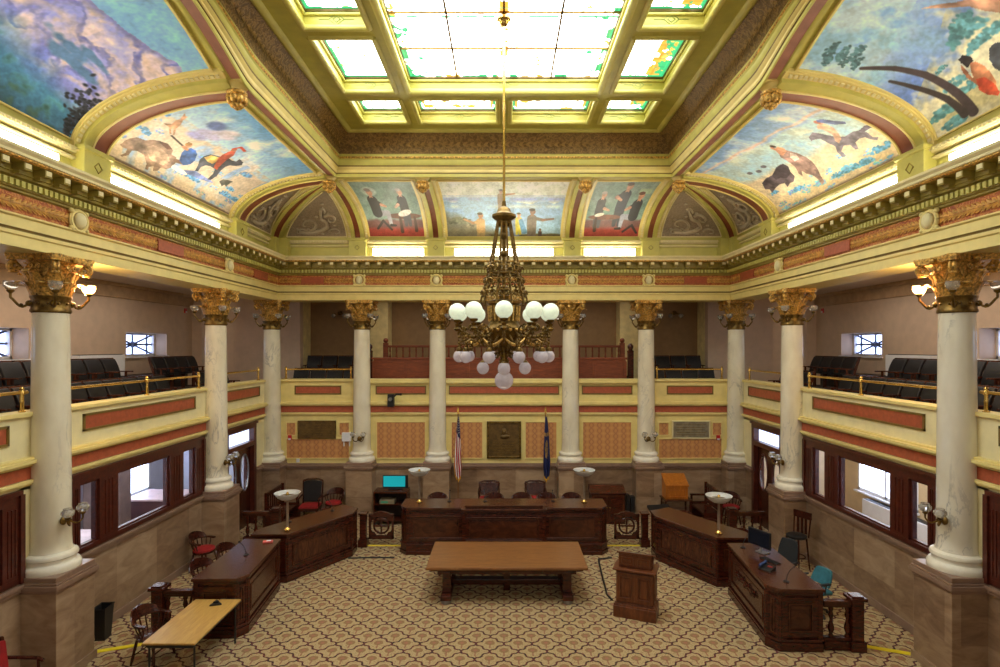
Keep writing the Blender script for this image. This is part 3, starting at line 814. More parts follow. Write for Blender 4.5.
def bush(p, q, k, col):
    r = random.Random(int(q[0]*977+q[1]*131))
    for j in range(46):
        a = r.uniform(0, PI); d = r.uniform(0, 1)**.7; f = r.uniform(.75, 1.2)
        p.ell((q[0]+k*1.3*d*math.cos(a), q[1]+k*.8*d*math.sin(a)-k*.2), k*.2, k*.15, tuple(min(250, c*f) for c in col), r.uniform(0, 3), .7)
def paint_bison_hunt(p):
    Q = lambda x, y: p.P(x/2.565, y/2.565); K = lambda a, b, m: math.hypot(*(np.array(Q(*a))-np.array(Q(*b))))/m
    sky(p, (104,160,206), (178,202,216), .62, (206,190,168), .02)
    p.mix((p.n1-.5)*4*(p.v < .7), (216,206,194)); p.mix((p.n2-.5)*3*(p.v < .66), (186,170,148)); p.mix((p.n3-.58)*8*(p.v < .64), (150,176,204))
    tufts(p, 20, .05, .55, (132,170,204), 5, .045)
    for x, y, k in ((495,458,.07),(578,500,.07),(600,512,.06),(590,485,.05),(365,335,.06),(420,290,.05),(630,450,.06)): bush(p, Q(x, y), k, (104,160,208))
    for j in range(9): q = Q(500+12*j, 345+8*math.sin(j*2)); p.ell(q, .06, .035, (150+j*6,150+j*5,196), .3, .8)
    q = Q(556, 324); p.ell(q, .07, .05, (92,110,160), 0, .5)
    p.mix((.05+.03*(p.n3-.5)-p.v)/.02, (112,92,74))
    R = lambda s_: [Q(*map(float, w.split(','))) for w in s_.split()]
    p.poly(R('418,316 440,318 452,308 462,306 470,295 474,290 476,298 482,300 470,308 464,320 452,330 448,346 443,346 446,330 438,330 440,344 434,342 434,326 424,320'), (190,140,104))
    p.poly(R('308,372 318,362 336,354 352,352 374,360 392,358 410,362 424,366 436,374 444,386 440,396 452,404 450,418 440,430 426,434 412,430 404,438 392,438 394,426 382,428 380,436 372,434 376,420 370,398 354,388 338,386 330,398 312,402 308,398 322,392 326,382 314,378'), (128,104,90))
    p.poly(R('372,378 392,372 412,380 430,396 436,414 420,424 400,418 384,408'), (164,138,118)); p.poly(R('408,362 430,368 442,382 430,384 416,372'), (96,64,56))
    p.line([Q(446,428), Q(462,438), Q(476,444)], .024, (232,224,210)); p.line([Q(450,412), Q(470,418)], .02, (120,92,76))
    p.poly(R('466,392 476,382 490,380 502,386 506,396 500,412 488,422 470,424 460,412'), (52,92,160)); p.ell(Q(484,374), .022, .026, (196,140,108)); p.poly(R('474,370 484,364 494,368 492,373 476,374'), (150,110,60))
    p.line([Q(440,348), Q(462,368), Q(480,384)], .007, (58,44,40)); p.line([Q(480,384), Q(470,376)], .012, (190,134,100))
    p.poly(R('470,436 500,438 540,462 548,470 520,462 480,446'), (112,126,178))
    p.poly(R('500,438 508,424 512,410 524,400 540,396 566,402 584,404 596,412 606,414 614,408 624,416 620,424 604,426 590,424 578,428 566,438 556,452 540,462 532,460 546,446 552,434 538,426 528,424 516,428 508,440'), (62,66,76))
    p.poly(R('524,404 542,398 562,404 558,414 544,420 532,414'), (208,170,96)); p.poly(R('548,430 560,406 572,396 590,388 606,388 598,400 584,408 570,420 556,436'), (186,84,60)); p.ell(Q(600,385), .02, .022, (170,110,80)); p.line([Q(598,382), Q(618,378), Q(628,388)], .01, (190,70,54))
    p.poly(R('562,466 572,460 586,462 598,466 590,470 584,474 580,480 576,474 568,478 566,472'), (84,84,76))
def paint_plains_chase(p):
    Q = lambda x, y: p.P(670+x/2.567, y/2.567); K = lambda a, b, m: math.hypot(*(np.array(Q(*a))-np.array(Q(*b))))/m
    sky(p, (120,158,200), (182,206,220), .6, (168,194,190), .02)
    a = Q(180,400); b = Q(420,275); hl = a[1]+(b[1]-a[1])*(p.u-a[0])/(b[0]-a[0])+.05*(p.n3-.5)
    p.mix((hl-p.v)/.02, (172,198,200)); p.mix((.02-np.abs(p.v-hl-.03))/.02, (224,194,174))
    p.mix(np.where(p.v < hl, (p.n1-.45)*3, 0), (202,210,192)); p.mix(np.where(p.v < hl-.1, (p.n2-.5)*3, 0), (150,184,196))
    p.mix((hl-.28-p.v+.2*(p.n1-.5))/.08, (212,194,160)); tufts(p, 22, .02, .35, (120,176,206), 9, .05)
    for x, y, k in ((545,380,.08),(500,420,.08),(460,435,.09),(430,450,.06),(330,485,.06),(270,495,.05)): bush(p, Q(x, y), k, (96,160,200))
    p.mix((.05-p.v)/.03, (132,112,90))
    for x, y in ((205,445),(228,440),(240,428)): q = Q(x, y); p.ell(q, .03, .02, (96,96,104), 0, .4)
    R = lambda s_: [Q(*map(float, w.split(','))) for w in s_.split()]
    p.poly(R('236,470 246,458 262,450 272,430 288,420 302,426 308,440 320,452 318,466 308,470 302,480 294,470 280,474 270,484 262,496 256,486 244,486'), (82,72,80))
    p.poly(R('262,452 276,430 290,420 304,428 310,444 300,458 284,456 272,462'), (58,50,56))
    p.poly(R('278,392 290,384 308,388 330,394 350,404 366,416 378,432 386,450 396,466 390,476 380,460 366,450 350,446 338,438 340,452 330,446 322,430 308,418 296,410 284,404'), (138,108,100))
    p.poly(R('308,392 324,396 332,408 320,414 308,404'), (196,176,160)); p.poly(R('268,384 276,376 292,380 300,388 290,400 280,396'), (190,134,104)); p.ell(Q(264,376), .018, .022, (64,48,44)); p.line([Q(270,384), Q(262,380)], .012, (190,134,104))
    p.poly(R('356,352 366,340 382,342 400,346 430,352 450,350 470,338 490,334 506,340 520,352 536,352 532,360 514,358 500,352 486,356 476,366 484,382 476,384 462,372 446,374 440,388 452,400 444,404 430,392 424,376 404,366 386,356 372,358 362,362'), (112,102,116))
    p.poly(R('484,336 500,322 524,318 530,324 512,330 500,338'), (92,82,96))
    p.poly(R('376,322 388,314 404,320 420,328 432,342 440,356 434,368 424,362 418,346 404,338 390,332 380,332'), (206,160,130)); p.ell(Q(378,314), .018, .022, (190,120,96)); p.poly(R('374,308 392,306 420,310 450,312 452,318 424,320 396,316 378,314'), (96,110,160))
def paint_valley(p):
    Q = lambda x, y: p.P(780+x/4.545, y/4.545)
    sky(p, (142,186,208), (168,204,216), .1, (150,176,196), .02)
    p.mix((p.n1-.5)*2.5, (176,206,216)); p.mix((p.n2-.56)*4, (120,160,196))
    a = Q(600,40); b = Q(470,280); d = (p.u-a[0])*(b[1]-a[1])-(p.v-a[1])*(b[0]-a[0]); sg = np.sign((Q(900,200)[0]-a[0])*(b[1]-a[1])-(Q(900,200)[1]-a[1])*(b[0]-a[0]))
    p.mix(d*sg*14+(p.n1-.5)*1.5, (104,132,192)); p.mix(np.where(d*sg > 0, (p.n3-.5)*4, 0), (130,160,206))
    a = Q(760,20); b = Q(610,470); d = (p.u-a[0])*(b[1]-a[1])-(p.v-a[1])*(b[0]-a[0])
    p.mix(d*sg*14+(p.n2-.5)*2.5, (204,200,172)); p.mix(np.where(d*sg > 0, (p.n1-.5)*5, 0), (190,182,140))
    for x, y, k in ((850,150,.08),(900,200,.06),(740,520,.08),(800,380,.06),(860,400,.06),(800,560,.08),(830,90,.05),(970,140,.06),(830,110,.06),(730,320,.03)): bush(p, Q(x, y), k, (92,146,156))
    q = Q(1000,620); p.mix((q[1]+.06-p.v+.1*(p.n2-.5))/.04*(p.u > Q(700,600)[0]), (70,74,52))
    p.line([Q(880,510), Q(800,420), Q(660,340), Q(520,310), Q(370,310)], .03, (66,56,60), .01)
    p.line([Q(840,520), Q(760,450), Q(620,400), Q(500,370)], .026, (60,52,54), .009)
    for x, y, k in ((235,225,.045),(225,265,.04),(290,245,.045),(300,280,.03),(355,240,.045),(350,290,.035)): bush(p, Q(x, y), k, (78,116,126))
    R = lambda s_: [Q(*map(float, w.split(','))) for w in s_.split()]
    p.poly(R('860,285 890,280 930,300 965,340 985,380 970,400 920,410 890,380 870,330'), (192,124,90)); p.poly(R('810,270 830,250 865,255 880,275 865,290 855,310 840,300 820,285'), (42,36,42))
    p.poly(R('820,290 840,310 870,350 905,375 895,385 850,355 825,320'), (176,110,80)); p.poly(R('890,360 930,350 975,380 1000,420 990,435 940,430 905,410'), (196,76,54))
    p.poly(R('950,220 975,195 1010,190 1010,330 975,310 950,270'), (56,60,70)); p.poly(R('640,40 700,22 800,10 890,-10 1010,-10 1010,60 930,50 860,30 760,36'), (184,136,112))
def paint_mountain(p):
    Q = lambda x, y: p.P(x/4.445, y/4.445)
    p.c[:] = (128,184,230); p.mix((p.n1-.5)*2, (156,204,236))
    pts = [Q(*q) for q in ((-200,-60),(380,-25),(440,25),(540,110),(600,150),(690,215),(740,250),(800,300),(900,420))]
    # the ridge as a polyline: everything below-left of it is rock
    hl = np.interp(p.u, [q[0] for q in pts], [q[1] for q in pts])+.035*(p.n2-.5)
    inside = p.v < hl; I = inside*1.0
    p.mix(I, (144,150,214)); p.mix(I*(p.n1-.45)*5, (214,196,200)); p.mix(I*(p.n3-.5)*6, (116,124,196))
    p.mix(I*(np.sin(p.v*46+p.n1*10-p.u*6)-.3)*1.4*(p.n2), (214,190,172)); p.mix(I*(np.sin(p.v*34+p.n1*16+p.u*9)-.55)*3*p.n2, (98,104,172))
    for x, y, w_, h_ in ((290,185,.16,.035),(340,290,.2,.03),(420,260,.12,.02),(250,215,.1,.04)): q = Q(x, y); p.mix(I*(1-np.hypot((p.u-q[0])/w_, (p.v-q[1])/h_)+1.6*(p.n2-.5))/.5, (88,122,162))
    p.mix(I*(.035-np.abs(p.v-hl+.01))/.03*.6, (110,116,190))
    a = Q(60,60); b = Q(420,480); d = (p.u-a[0])*(b[1]-a[1])-(p.v-a[1])*(b[0]-a[0]); sg = np.sign((Q(0,500)[0]-a[0])*(b[1]-a[1])-(Q(0,500)[1]-a[1])*(b[0]-a[0]))
    p.mix(d*sg*9+(p.n1-.5)*1.2, (66,116,152)); p.mix(np.clip(d*sg*9, 0, 1)*(p.n2-.5)*3, (84,140,150))
    a = Q(0,250); b = Q(250,560); d = (p.u-a[0])*(b[1]-a[1])-(p.v-a[1])*(b[0]-a[0])
    p.mix(d*sg*9+(p.n2-.5)*2.2, (34,60,58)); p.mix(np.clip(d*sg*9, 0, 1)*(p.n2-.52)*7, (98,124,92))
    for k in range(260):
        r1 = random.Random(k); x = r1.uniform(285,455); y = 590-abs(r1.gauss(0,1))*70-(60-abs(x-385))*.6; f = r1.uniform(.6,1.5)
        p.ell(Q(x, y), .009, .014, (44*f,48*f,58*f), r1.uniform(0,3), .8)
def paint_coast(p):         # people pointing over a wide water
    sky(p, (214,216,190), (198,206,196), .62, (140,170,196))
    p.mix((.012-np.abs(p.v-.72))/.02, (132,150,188)); p.mix((.06-np.abs(p.v-.66))/.06, (140,156,196)); p.mix((.05-np.abs(p.v-.54))/.06, (206,216,210))
    p.mix((p.n3-.5)*5*(p.v < .7), (150,180,200)); p.mix((.5-p.v)/.4*p.n1*1.3, (140,172,188))
    p.mix((.5-.7*p.u/p.asp+.2*(p.n1-.5)-p.v)/.14, (120,120,104)); p.mix((.07+.04*(p.n2-.5)-p.v)/.03, (96,88,52))
    p.mix((.3-.5*np.abs(p.u-.25)+.2*(p.n2-.5)-p.v)/.1, (112,108,90)); bush(p, (.2,.28), .12, (108,112,92)); bush(p, (.38,.2), .1, (128,122,98))
    p.mix((.46-np.hypot((p.u-.9)/.28, p.v*1.0))/.1*1.0, (120,134,150))
    person(p, .76, .6, .34, (132,112,88), (168,130,100), (140,124,100), ((.22,.42),(.5,.46)))
    person(p, .48, .12, .46, (176,146,100), (160,120,84), (150,130,90), ((-.22,.3),(-.48,.44)))
    person(p, 1.0, .2, .34, (186,176,70), (190,150,110), (176,166,60)); person(p, 1.18, .16, .5, (110,100,86), (130,100,80), (100,90,80), ((.3,.3),(.58,.34)))
    p.cap((1.03,.3),(1.08,.1),.03,.04,(90,130,160)); person(p, 1.3, .02, .2, (70,56,50), (120,90,70), (60,50,50))
def paint_room(n):
    def f(p):
        p.c[:] = (112,140,126); p.mix((p.n1-.4)*1.6, (150,166,160)); p.mix((.34+.05*(p.n3-.5)-p.v)/.05, (104,70,66)); p.mix((.2-p.v)/.06, (150,62,56))
        p.mix((.09-np.hypot((p.u-.25)*.7, p.v-.8))/.02, (160,176,160)) if n == 1 else p.mix((np.minimum(.1-np.abs(p.u-.85), .05-np.abs(p.v-.8)))/.01, (150,170,140))
        if n == 1:
            p.ell((.68,.38), .28, .05, (96,60,44)); p.cap((.6,.36),(.6,.1),.02,.03,(60,40,36)); p.cap((.85,.36),(.85,.12),.02,.03,(60,40,36))
            person(p, .24, .42, .62, (40,38,42), (186,140,110), (150,150,156), ((.18,.24),(.28,.2)), 1, (120,110,100))
            p.line([(.18,.16),(.3,.3),(.42,.14)], .02, (40,30,30)); person(p, .72, .46, .56, (46,46,52), (196,160,136), (60,60,66), ((-.16,.2),(-.26,.12)), 0, (180,176,170))
            p.ell((.7,.43), .12, .05, (226,222,206), .3)
        else:
            person(p, .56, .5, .66, (44,46,60), (180,136,110), (44,46,56), ((-.18,.3),(-.05,.22)), 0, (90,80,74)); person(p, .22, .42, .54, (64,62,64), (190,150,124), (70,70,74), ((.14,.16),(.3,.1)), 0, (176,170,160))
            p.ell((.34,.36), .28, .045, (104,66,50)); p.cap((.2,.34),(.2,.12),.02,.03,(60,40,36))
            person(p, .82, .36, .62, (38,38,44), (184,134,104), (140,142,150), ((-.16,.26),(-.26,.2)), -1, (96,60,50)); p.line([(.7,.1),(.84,.22),(.94,.08)], .02, (36,28,30)); p.ell((.24,.4),.08,.03,(220,216,200),.2)
    return f
Ya, Yb_ = (lambda th: YN+.38+.18*math.cos(th)), (lambda th: 14.5-.4+.5*math.cos(th))
Yl = lambda th: YN-.4+.18*math.cos(th)
AL = lambda th: 5.1
mural('mural', 'large left mural of a pale mountain above dark woods, nearest the camera', sL, AL, Yl, .1, 1.5, paint_mountain, 330, 240, 1.4, 21)
mural('mural', 'left mural of riders and a fallen bison on pale plains', sL, Ya, Yb_, .1, 1.5, paint_bison_hunt, 340, 240, 1.5, 22)
mural('mural', 'large right mural of a blue valley with leaning trunks, nearest the camera', sR, Yl, AL, .1, 1.5, paint_valley, 330, 240, 1.4, 23)
mural('mural', 'right mural of riders chasing dark bison over blue grass', sR, Yb_, Ya, .1, 1.5, paint_plains_chase, 340, 240, 1.5, 24)
sB = lambda l, th, n: S_back(l, th, n)
mural('mural', 'wide middle back mural of people pointing over blue water', sB, -1.79, 1.79, .12, 1.5, paint_coast, 300, 190, 1.6, 25)
mural('mural', 'back mural left of the chandelier with two seated men in a green room', sB, -XR+.33, -2.45, .12, 1.5, paint_room(1), 170, 190, 1.0, 26)
mural('mural', 'back mural right of the chandelier with one standing and two sitting men', sB, 2.45, XR-.33, .12, 1.5, paint_room(2), 170, 190, 1.0, 27)

# plaster relief panels in the corner webs --------------------------------
def relief_panel(label, surf, A, B, t0, t1, mir):
    root = empty('relief_panel', surf((A(t0)+B(t0))/2, t0, .03), 0, label, 'plaster relief', 'grey plaster relief panels in the corner webs')
    inv = Matrix.Translation(-V(*root.location))
    mb = MB(); mb.grid(lambda u, v: (lambda th: surf(A(th)+(B(th)-A(th))*u, th, .02))(t0+(t1-t0)*v), 10, 14)
    o = mb.build('ground', M['reliefg'], root, smooth=60, recalc=False); o.matrix_parent_inverse = inv
    mb = MB()
    def P(u, v, n=.06):
        if mir: u = 1-u
        th = t0+(t1-t0)*v; return surf(A(th)+(B(th)-A(th))*u, th, n)
    def sc(cx, cy, r, a0, a1, k=26, w=.05, grow=1.0):
        pts = []; rr = []
        for i in range(k):
            t = i/(k-1); a = a0+(a1-a0)*t; r_ = r*(1-.75*t)
            pts.append(P(cx+r_*math.cos(a), cy+r_*math.sin(a)*.8)); rr.append(w*(1-.6*t))
        mb.tube(pts, rr, 6)
    mb.tube([P(.2,.12), P(.38,.1), P(.55,.14), P(.68,.24), P(.66,.36), P(.55,.42), P(.52,.55), P(.55,.68)], [.05,.07,.07,.06,.055,.05,.04,.02], 7)
    sc(.3,.3,.2,-1.2,4.5); sc(.74,.42,.14,2.5,-3.4); sc(.22,.12,.12,0,5, w=.035); sc(.52,.6,.1,-.5,4.5, w=.035); sc(.82,.12,.12,3,-2, w=.035)
    for (u, v) in ((.2,.42),(.34,.2),(.6,.2),(.7,.55),(.44,.48),(.5,.75),(.82,.28),(.15,.2),(.6,.08)):
        c = P(u, v); mb.ball(c, .055, 8, 5, .6)
    r = mb.build('scrollwork', M['relief'], root, smooth=60); r.matrix_parent_inverse = inv
    mb = MB()
    for e in (A, B):
        mb.tube([surf(e(th), th, .05) for th in np.linspace(t0, t1, 14)], .018, 5)
    mb.tube([surf(A(t0)+(B(t0)-A(t0))*u, t0, .05) for u in (0,.5,1)], .02, 5)
    r = mb.build('bead_border', M['cream2'], root, smooth=60); r.matrix_parent_inverse = inv
for s, nm in ((-1,'left'),(1,'right')):
    side = lambda l, th, n, s=s: S_side(s, l, th, n)
    relief_panel(f'grey scroll relief panel on the {nm} side of the {nm} back corner', side, lambda th: 14.88+.5*math.cos(th), lambda th: YR+CB*math.cos(th)-.42, .12, 1.25, s > 0)
    relief_panel(f'grey scroll relief panel on the back side of the {nm} back corner', sB, lambda th, s=s: s*(XR+.36), lambda th, s=s: s*(XR+CA*math.cos(th)-.40), .12, 1.22, s < 0)

# gilded bosses --------------------------------------------------------------
def boss(loc, label, first=[None]):
    if first[0]: return dup(first[0], loc, 0, label)
    r = empty('ceiling_boss', loc, 0, label, 'ceiling boss', 'gilded bosses hanging from the ceiling ring')
    mb = MB(); mb.box(-.2,.2,-.2,.2,-.05,.03); mb.lathe([(.19,-.05),(.17,-.09),(.12,-.12),(.12,-.15)], n=16); mb.build('bracket', M['cream'], r, smooth=40, bevel=.01)
    mb = MB(); mb.lathe([(.12,-.14),(.17,-.17),(.17,-.2),(.1,-.24)], n=18)
    for k in range(8):
        a = 2*PI*k/8; c = V(.12*math.cos(a), .12*math.sin(a), -.29); mb.ball(c, .065, 8, 6, 1.2)
    for k in range(6):
        a = 2*PI*k/6+.3; mb.ball(V(.06*math.cos(a), .06*math.sin(a), -.38), .055, 8, 6)
    mb.ball((0,0,-.42), .05, 10, 6); mb.build('flower', M['gold'], r, smooth=60)
    first[0] = r; return r
for s, nm in ((-1,'left'),(1,'right')):
    boss((s*(XR-.02), YN, 9.78), f'gilded boss on the {nm} side of the ceiling ring, between the two {nm} murals')
    boss((s*XR, YR-.02, 9.76), f'gilded boss at the far {nm} corner of the ceiling ring')
    boss((s*2.12, YR-.02, 9.76), f'gilded boss on the far edge of the ring, just {nm} of the middle back mural')

# ------------------------------------------------------------------ columns
def make_column(x, y, face, label):
    """face: inward direction angle of the pedestal's visible side"""
    r = empty('column', (x, y, 0), 0, label, 'column', 'marble columns with gilded capitals')
    mb = MB(); mb.box(-.41,.41,-.41,.41,0,1.48); mb.box(-.44,.44,-.44,.44,0,.14); mb.build('pedestal', M['tan'], r, bevel=.008)
    mb = MB(); mb.box(-.43,.43,-.43,.43,1.44,1.49); mb.box(-.46,.46,-.46,.46,1.49,1.57); mb.box(-.44,.44,-.44,.44,1.57,1.61); mb.box(-.42,.42,-.42,.42,1.61,1.69); mb.build('pedestal_cap', M['capm'], r, bevel=.012)
    pr = [(.40,1.58),(.405,1.6),(.405,1.66),(.38,1.7),(.345,1.715),(.335,1.74),(.34,1.775),(.365,1.79),(.37,1.82),(.355,1.85),(.32,1.865),(.3,1.88),(.3,1.895)]
    mb = MB(); mb.lathe([(a_, b_+.11) for a_, b_ in pr], n=40); mb.build('base', M['marblew'], r, smooth=40)
    mb = MB(); mb.lathe([(.3,2.0),(.282,2.04),(.275,2.2)]+[(.275-.03*((z-2.1)/3.8)**1.5, z) for z in np.linspace(2.4,5.88,9)], n=40); mb.build('shaft', M['marble'], r, smooth=50)
    mb = MB(); mb.lathe([(.255,5.85),(.275,5.87),(.275,5.9),(.262,5.92),(.262,6.07),(.275,6.09),(.28,6.12),(.25,6.14)], n=36)
    for k in range(12):
        a = 2*PI*k/12; mb.ball((.268*math.cos(a), .268*math.sin(a), 6.0), .022, 8, 5)
    mb.build('collar', M['bronze'], r, smooth=40)
    # Corinthian capital
    mb = MB(); mb.lathe([(.235,6.12),(.24,6.3),(.25,6.5),(.3,6.64),(.33,6.68)], n=28)
    def acan(a, z0, h, w, out, r0):
        ca, sa = math.cos(a), math.sin(a)
        def fn(u, v, q):
            prof = [(0,0),(.02,.35),(.035,.65),(.07,.88),(.13,.98),(.17,.93),(.17,.84)]
            t = v*6; i = min(int(t), 5); f = t-i
            ro = prof[i][0]*(1-f)+prof[i+1][0]*f; zz = prof[i][1]*(1-f)+prof[i+1][1]*f
            ww = w*(1-.5*v**2)*(1-.16*(math.sin(v*18) > 0)); l = (u-.5)*2*ww
            R = r0+ro*out*6*.17+.018*q+.012*(1-abs(u-.5)*4*(.5)) - abs(u-.5)*.03
            return (R*ca-l*sa, R*sa+l*ca, z0+zz*h)
        mb.solid(fn, 4, 12)
    for k in range(8): acan(2*PI*k/8+PI/8, 6.12, .22, .1, 1.25, .25)
    for k in range(8): acan(2*PI*k/8, 6.16, .37, .1, 1.45, .25)
    for k in range(4):
        a = PI/4+k*PI/2; ca, sa = math.cos(a), math.sin(a)
        for e in (-1,1):
            pts = []; rr = []
            for i in range(6):
                t = i/5; R = .26+.17*t**1.3; pts.append((R*ca-e*(.1*(1-t)+.02)*sa, R*sa+e*(.1*(1-t)+.02)*ca, 6.36+.27*t)); rr.append(.02+.006*t)
            cR, cz = .45, 6.57
            for i in range(22):
                t = i/21; an = PI/2-t*3.6*PI; r_ = .092*(1-.8*t); R = cR+r_*math.cos(an)
                pts.append((R*ca-e*.025*sa, R*sa+e*.025*ca, cz+r_*math.sin(an))); rr.append(.03*(1-.35*t))
            mb.tube(pts, rr, 6)
        b = k*PI/2; cb, sb = math.cos(b), math.sin(b)
        for e in (-1,1):
            pts = []
            for i in range(14):
                t = i/13; an = t*2.6*PI; r_ = .05*(1-.75*t); l = e*(.06+r_*math.cos(an)*.9); R = .335
                pts.append((R*cb-l*sb, R*sb+l*cb, 6.57+r_*math.sin(an)))
            mb.tube(pts, .014, 5)
        mb.ball((.40*cb, .40*sb, 6.7), .055, 10, 6)
    po = []
    for k in range(4):
        a = PI/4+k*PI/2; c = (.555*math.cos(a), .555*math.sin(a)); d = (-math.sin(a), math.cos(a))
        po += [(c[0]-d[0]*.05, c[1]-d[1]*.05), (c[0]+d[0]*.05, c[1]+d[1]*.05)]
        for t in (.25,.5,.75):
            a2 = a+PI/2*t; rr_ = .36+.215*abs(2*t-1)**1.6*.55; po.append((rr_*math.cos(a2)*1.0, rr_*math.sin(a2)))
    mb.prism(po, 6.67, 6.715); po2 = [(x_*1.03, y_*1.03) for x_, y_ in po]; mb.prism(po2, 6.715, ZC)
    mb.build('capital', M['gold'], r, smooth=35)
    return r
col0 = None
def column(x, y, label):
    global col0
    if x > 7 and y < 10:
        r = dup(col0, (x, y, 0), 0, label)
        for ch in kids(r):
            if ch.name.startswith('shaft'): ch.data = ch.data.copy(); ch.data.materials[0] = M['marbleb']
        return r
    if col0 is None: col0 = make_column(x, y, 0, label); return col0
    return dup(col0, (x, y, 0), 0, label)
cl_side = {14.39:'second', 9.3:'nearest', 4.2:'unseen near'}
column(-WX, 9.15, 'nearest marble column on the left side, beside the folding table end')
column(WX, 9.15, 'nearest marble column on the right side, with dark blue-grey veins')
column(-WX, 14.39, 'second marble column on the left side, beside the left door')
column(WX, 14.39, 'second marble column on the right side, beside the tall stool')
column(-WX, YB, 'marble column in the far left corner of the hall')
column(WX, YB, 'marble column in the far right corner of the hall')
for x, t in zip(BACKX, ('outer left','inner left','inner right','outer right')):
    column(x, YB, f'{t} marble column on the back wall')

# capital light rings ------------------------------------------------------
def light_ring(x, y, label, lit=None):
    r = empty('column_light', (x, y, 6.0), 0, label, 'light fitting', 'bronze light brackets around the column collars')
    for k in range(4):
        a = PI/4+k*PI/2; c = V(math.cos(a), math.sin(a), 0)
        mb = MB(); mb.ball(c*.275, .05, 10, 6)
        pts = [c*(.27+.23*t)+V(0,0,.02-.08*math.sin(t*PI*1.3)) for t in [i/8 for i in range(9)]]
        pts.append(pts[-1]+V(0,0,.06)); mb.tube(pts, .019, 6)
        mb.ball(c*.37+V(0,0,-.03), .028, 8, 5); mb.lathe([(.018,0),(.05,.03),(.055,.05),(.03,.06)], pts[-1], 10)
        arm = mb.build('arm', M['bronze'], r, smooth=50)
        mb = MB(); z = pts[-1]
        mb.lathe([(.03,.05),(.06,.065),(.09,.1),(.1,.14),(.095,.17),(.1,.19)], z, 14); g = mb.build('glass_shade', M['litglass'] if lit and k in lit else M['cutglass'], r, smooth=60)
    return r
light_ring(-WX, 9.15, 'bronze light bracket ring with a lit amber shade on the nearest left column', (0,))
light_ring(WX, 9.15, 'bronze light bracket ring with a lit amber shade on the nearest right column', (1,))
lr = light_ring(-WX, 14.39, 'bronze light bracket ring on the second left column')
for (x, y, t) in ((WX,14.39,'second right column'),(-WX,YB,'far left corner column'),(WX,YB,'far right corner column'),(BACKX[0],YB,'outer left back column'),(BACKX[1],YB,'inner left back column'),(BACKX[2],YB,'inner right back column'),(BACKX[3],YB,'outer right back column')):
    dup(lr, (x, y, 6.0), 0, f'bronze light bracket ring on the {t}')

# low two-armed sconces ------------------------------------------------------
sc0 = [None]
def sconce(x, y, z, rz, label):
    if sc0[0]: return dup(sc0[0], (x,y,z), rz, label)
    r = empty('wall_sconce', (x,y,z), rz, label, 'sconce', 'two-armed bronze sconces low on the columns')
    mb = MB(); mb.lathe([(.07,0),(.075,.02),(.03,.05),(.03,.12)], n=14, axis=Matrix.Rotation(PI/2, 3, 'X')); mb.build('backplate', M['bronze'], r, smooth=40)
    for s in (-1,1):
        pts = [V(s*.16*t, -.1-.1*math.sin(t*PI/2), -.06*math.sin(t*PI)) for t in [i/7 for i in range(8)]]; pts.append(pts[-1]+V(0,0,.05))
        mb = MB(); mb.tube(pts, .014, 6); mb.lathe([(.015,0),(.04,.02),(.045,.04),(.02,.05)], pts[-1], 10); mb.build('arm', M['bronze'], r, smooth=50)
        mb = MB(); mb.lathe([(.03,.04),(.07,.06),(.092,.1),(.09,.14),(.06,.17),(.065,.185)], pts[-1], 14); mb.build('glass_shade', M['cutglass'], r, smooth=60)
    sc0[0] = r; return r
for s, nm in ((-1,'left'),(1,'right')):
    sconce(s*(WX-.275), 9.05, 2.5, s*PI/2*(-1), f'two-armed glass sconce on the shaft of the nearest {nm} column')
    sconce(s*(WX-.275), 14.3, 2.35, s*PI/2*(-1), f'two-armed glass sconce on the shaft of the second {nm} column')
    sconce(s*4.53, YB-.275, 2.42, 0, f'two-armed glass sconce on the outer {nm} back column')
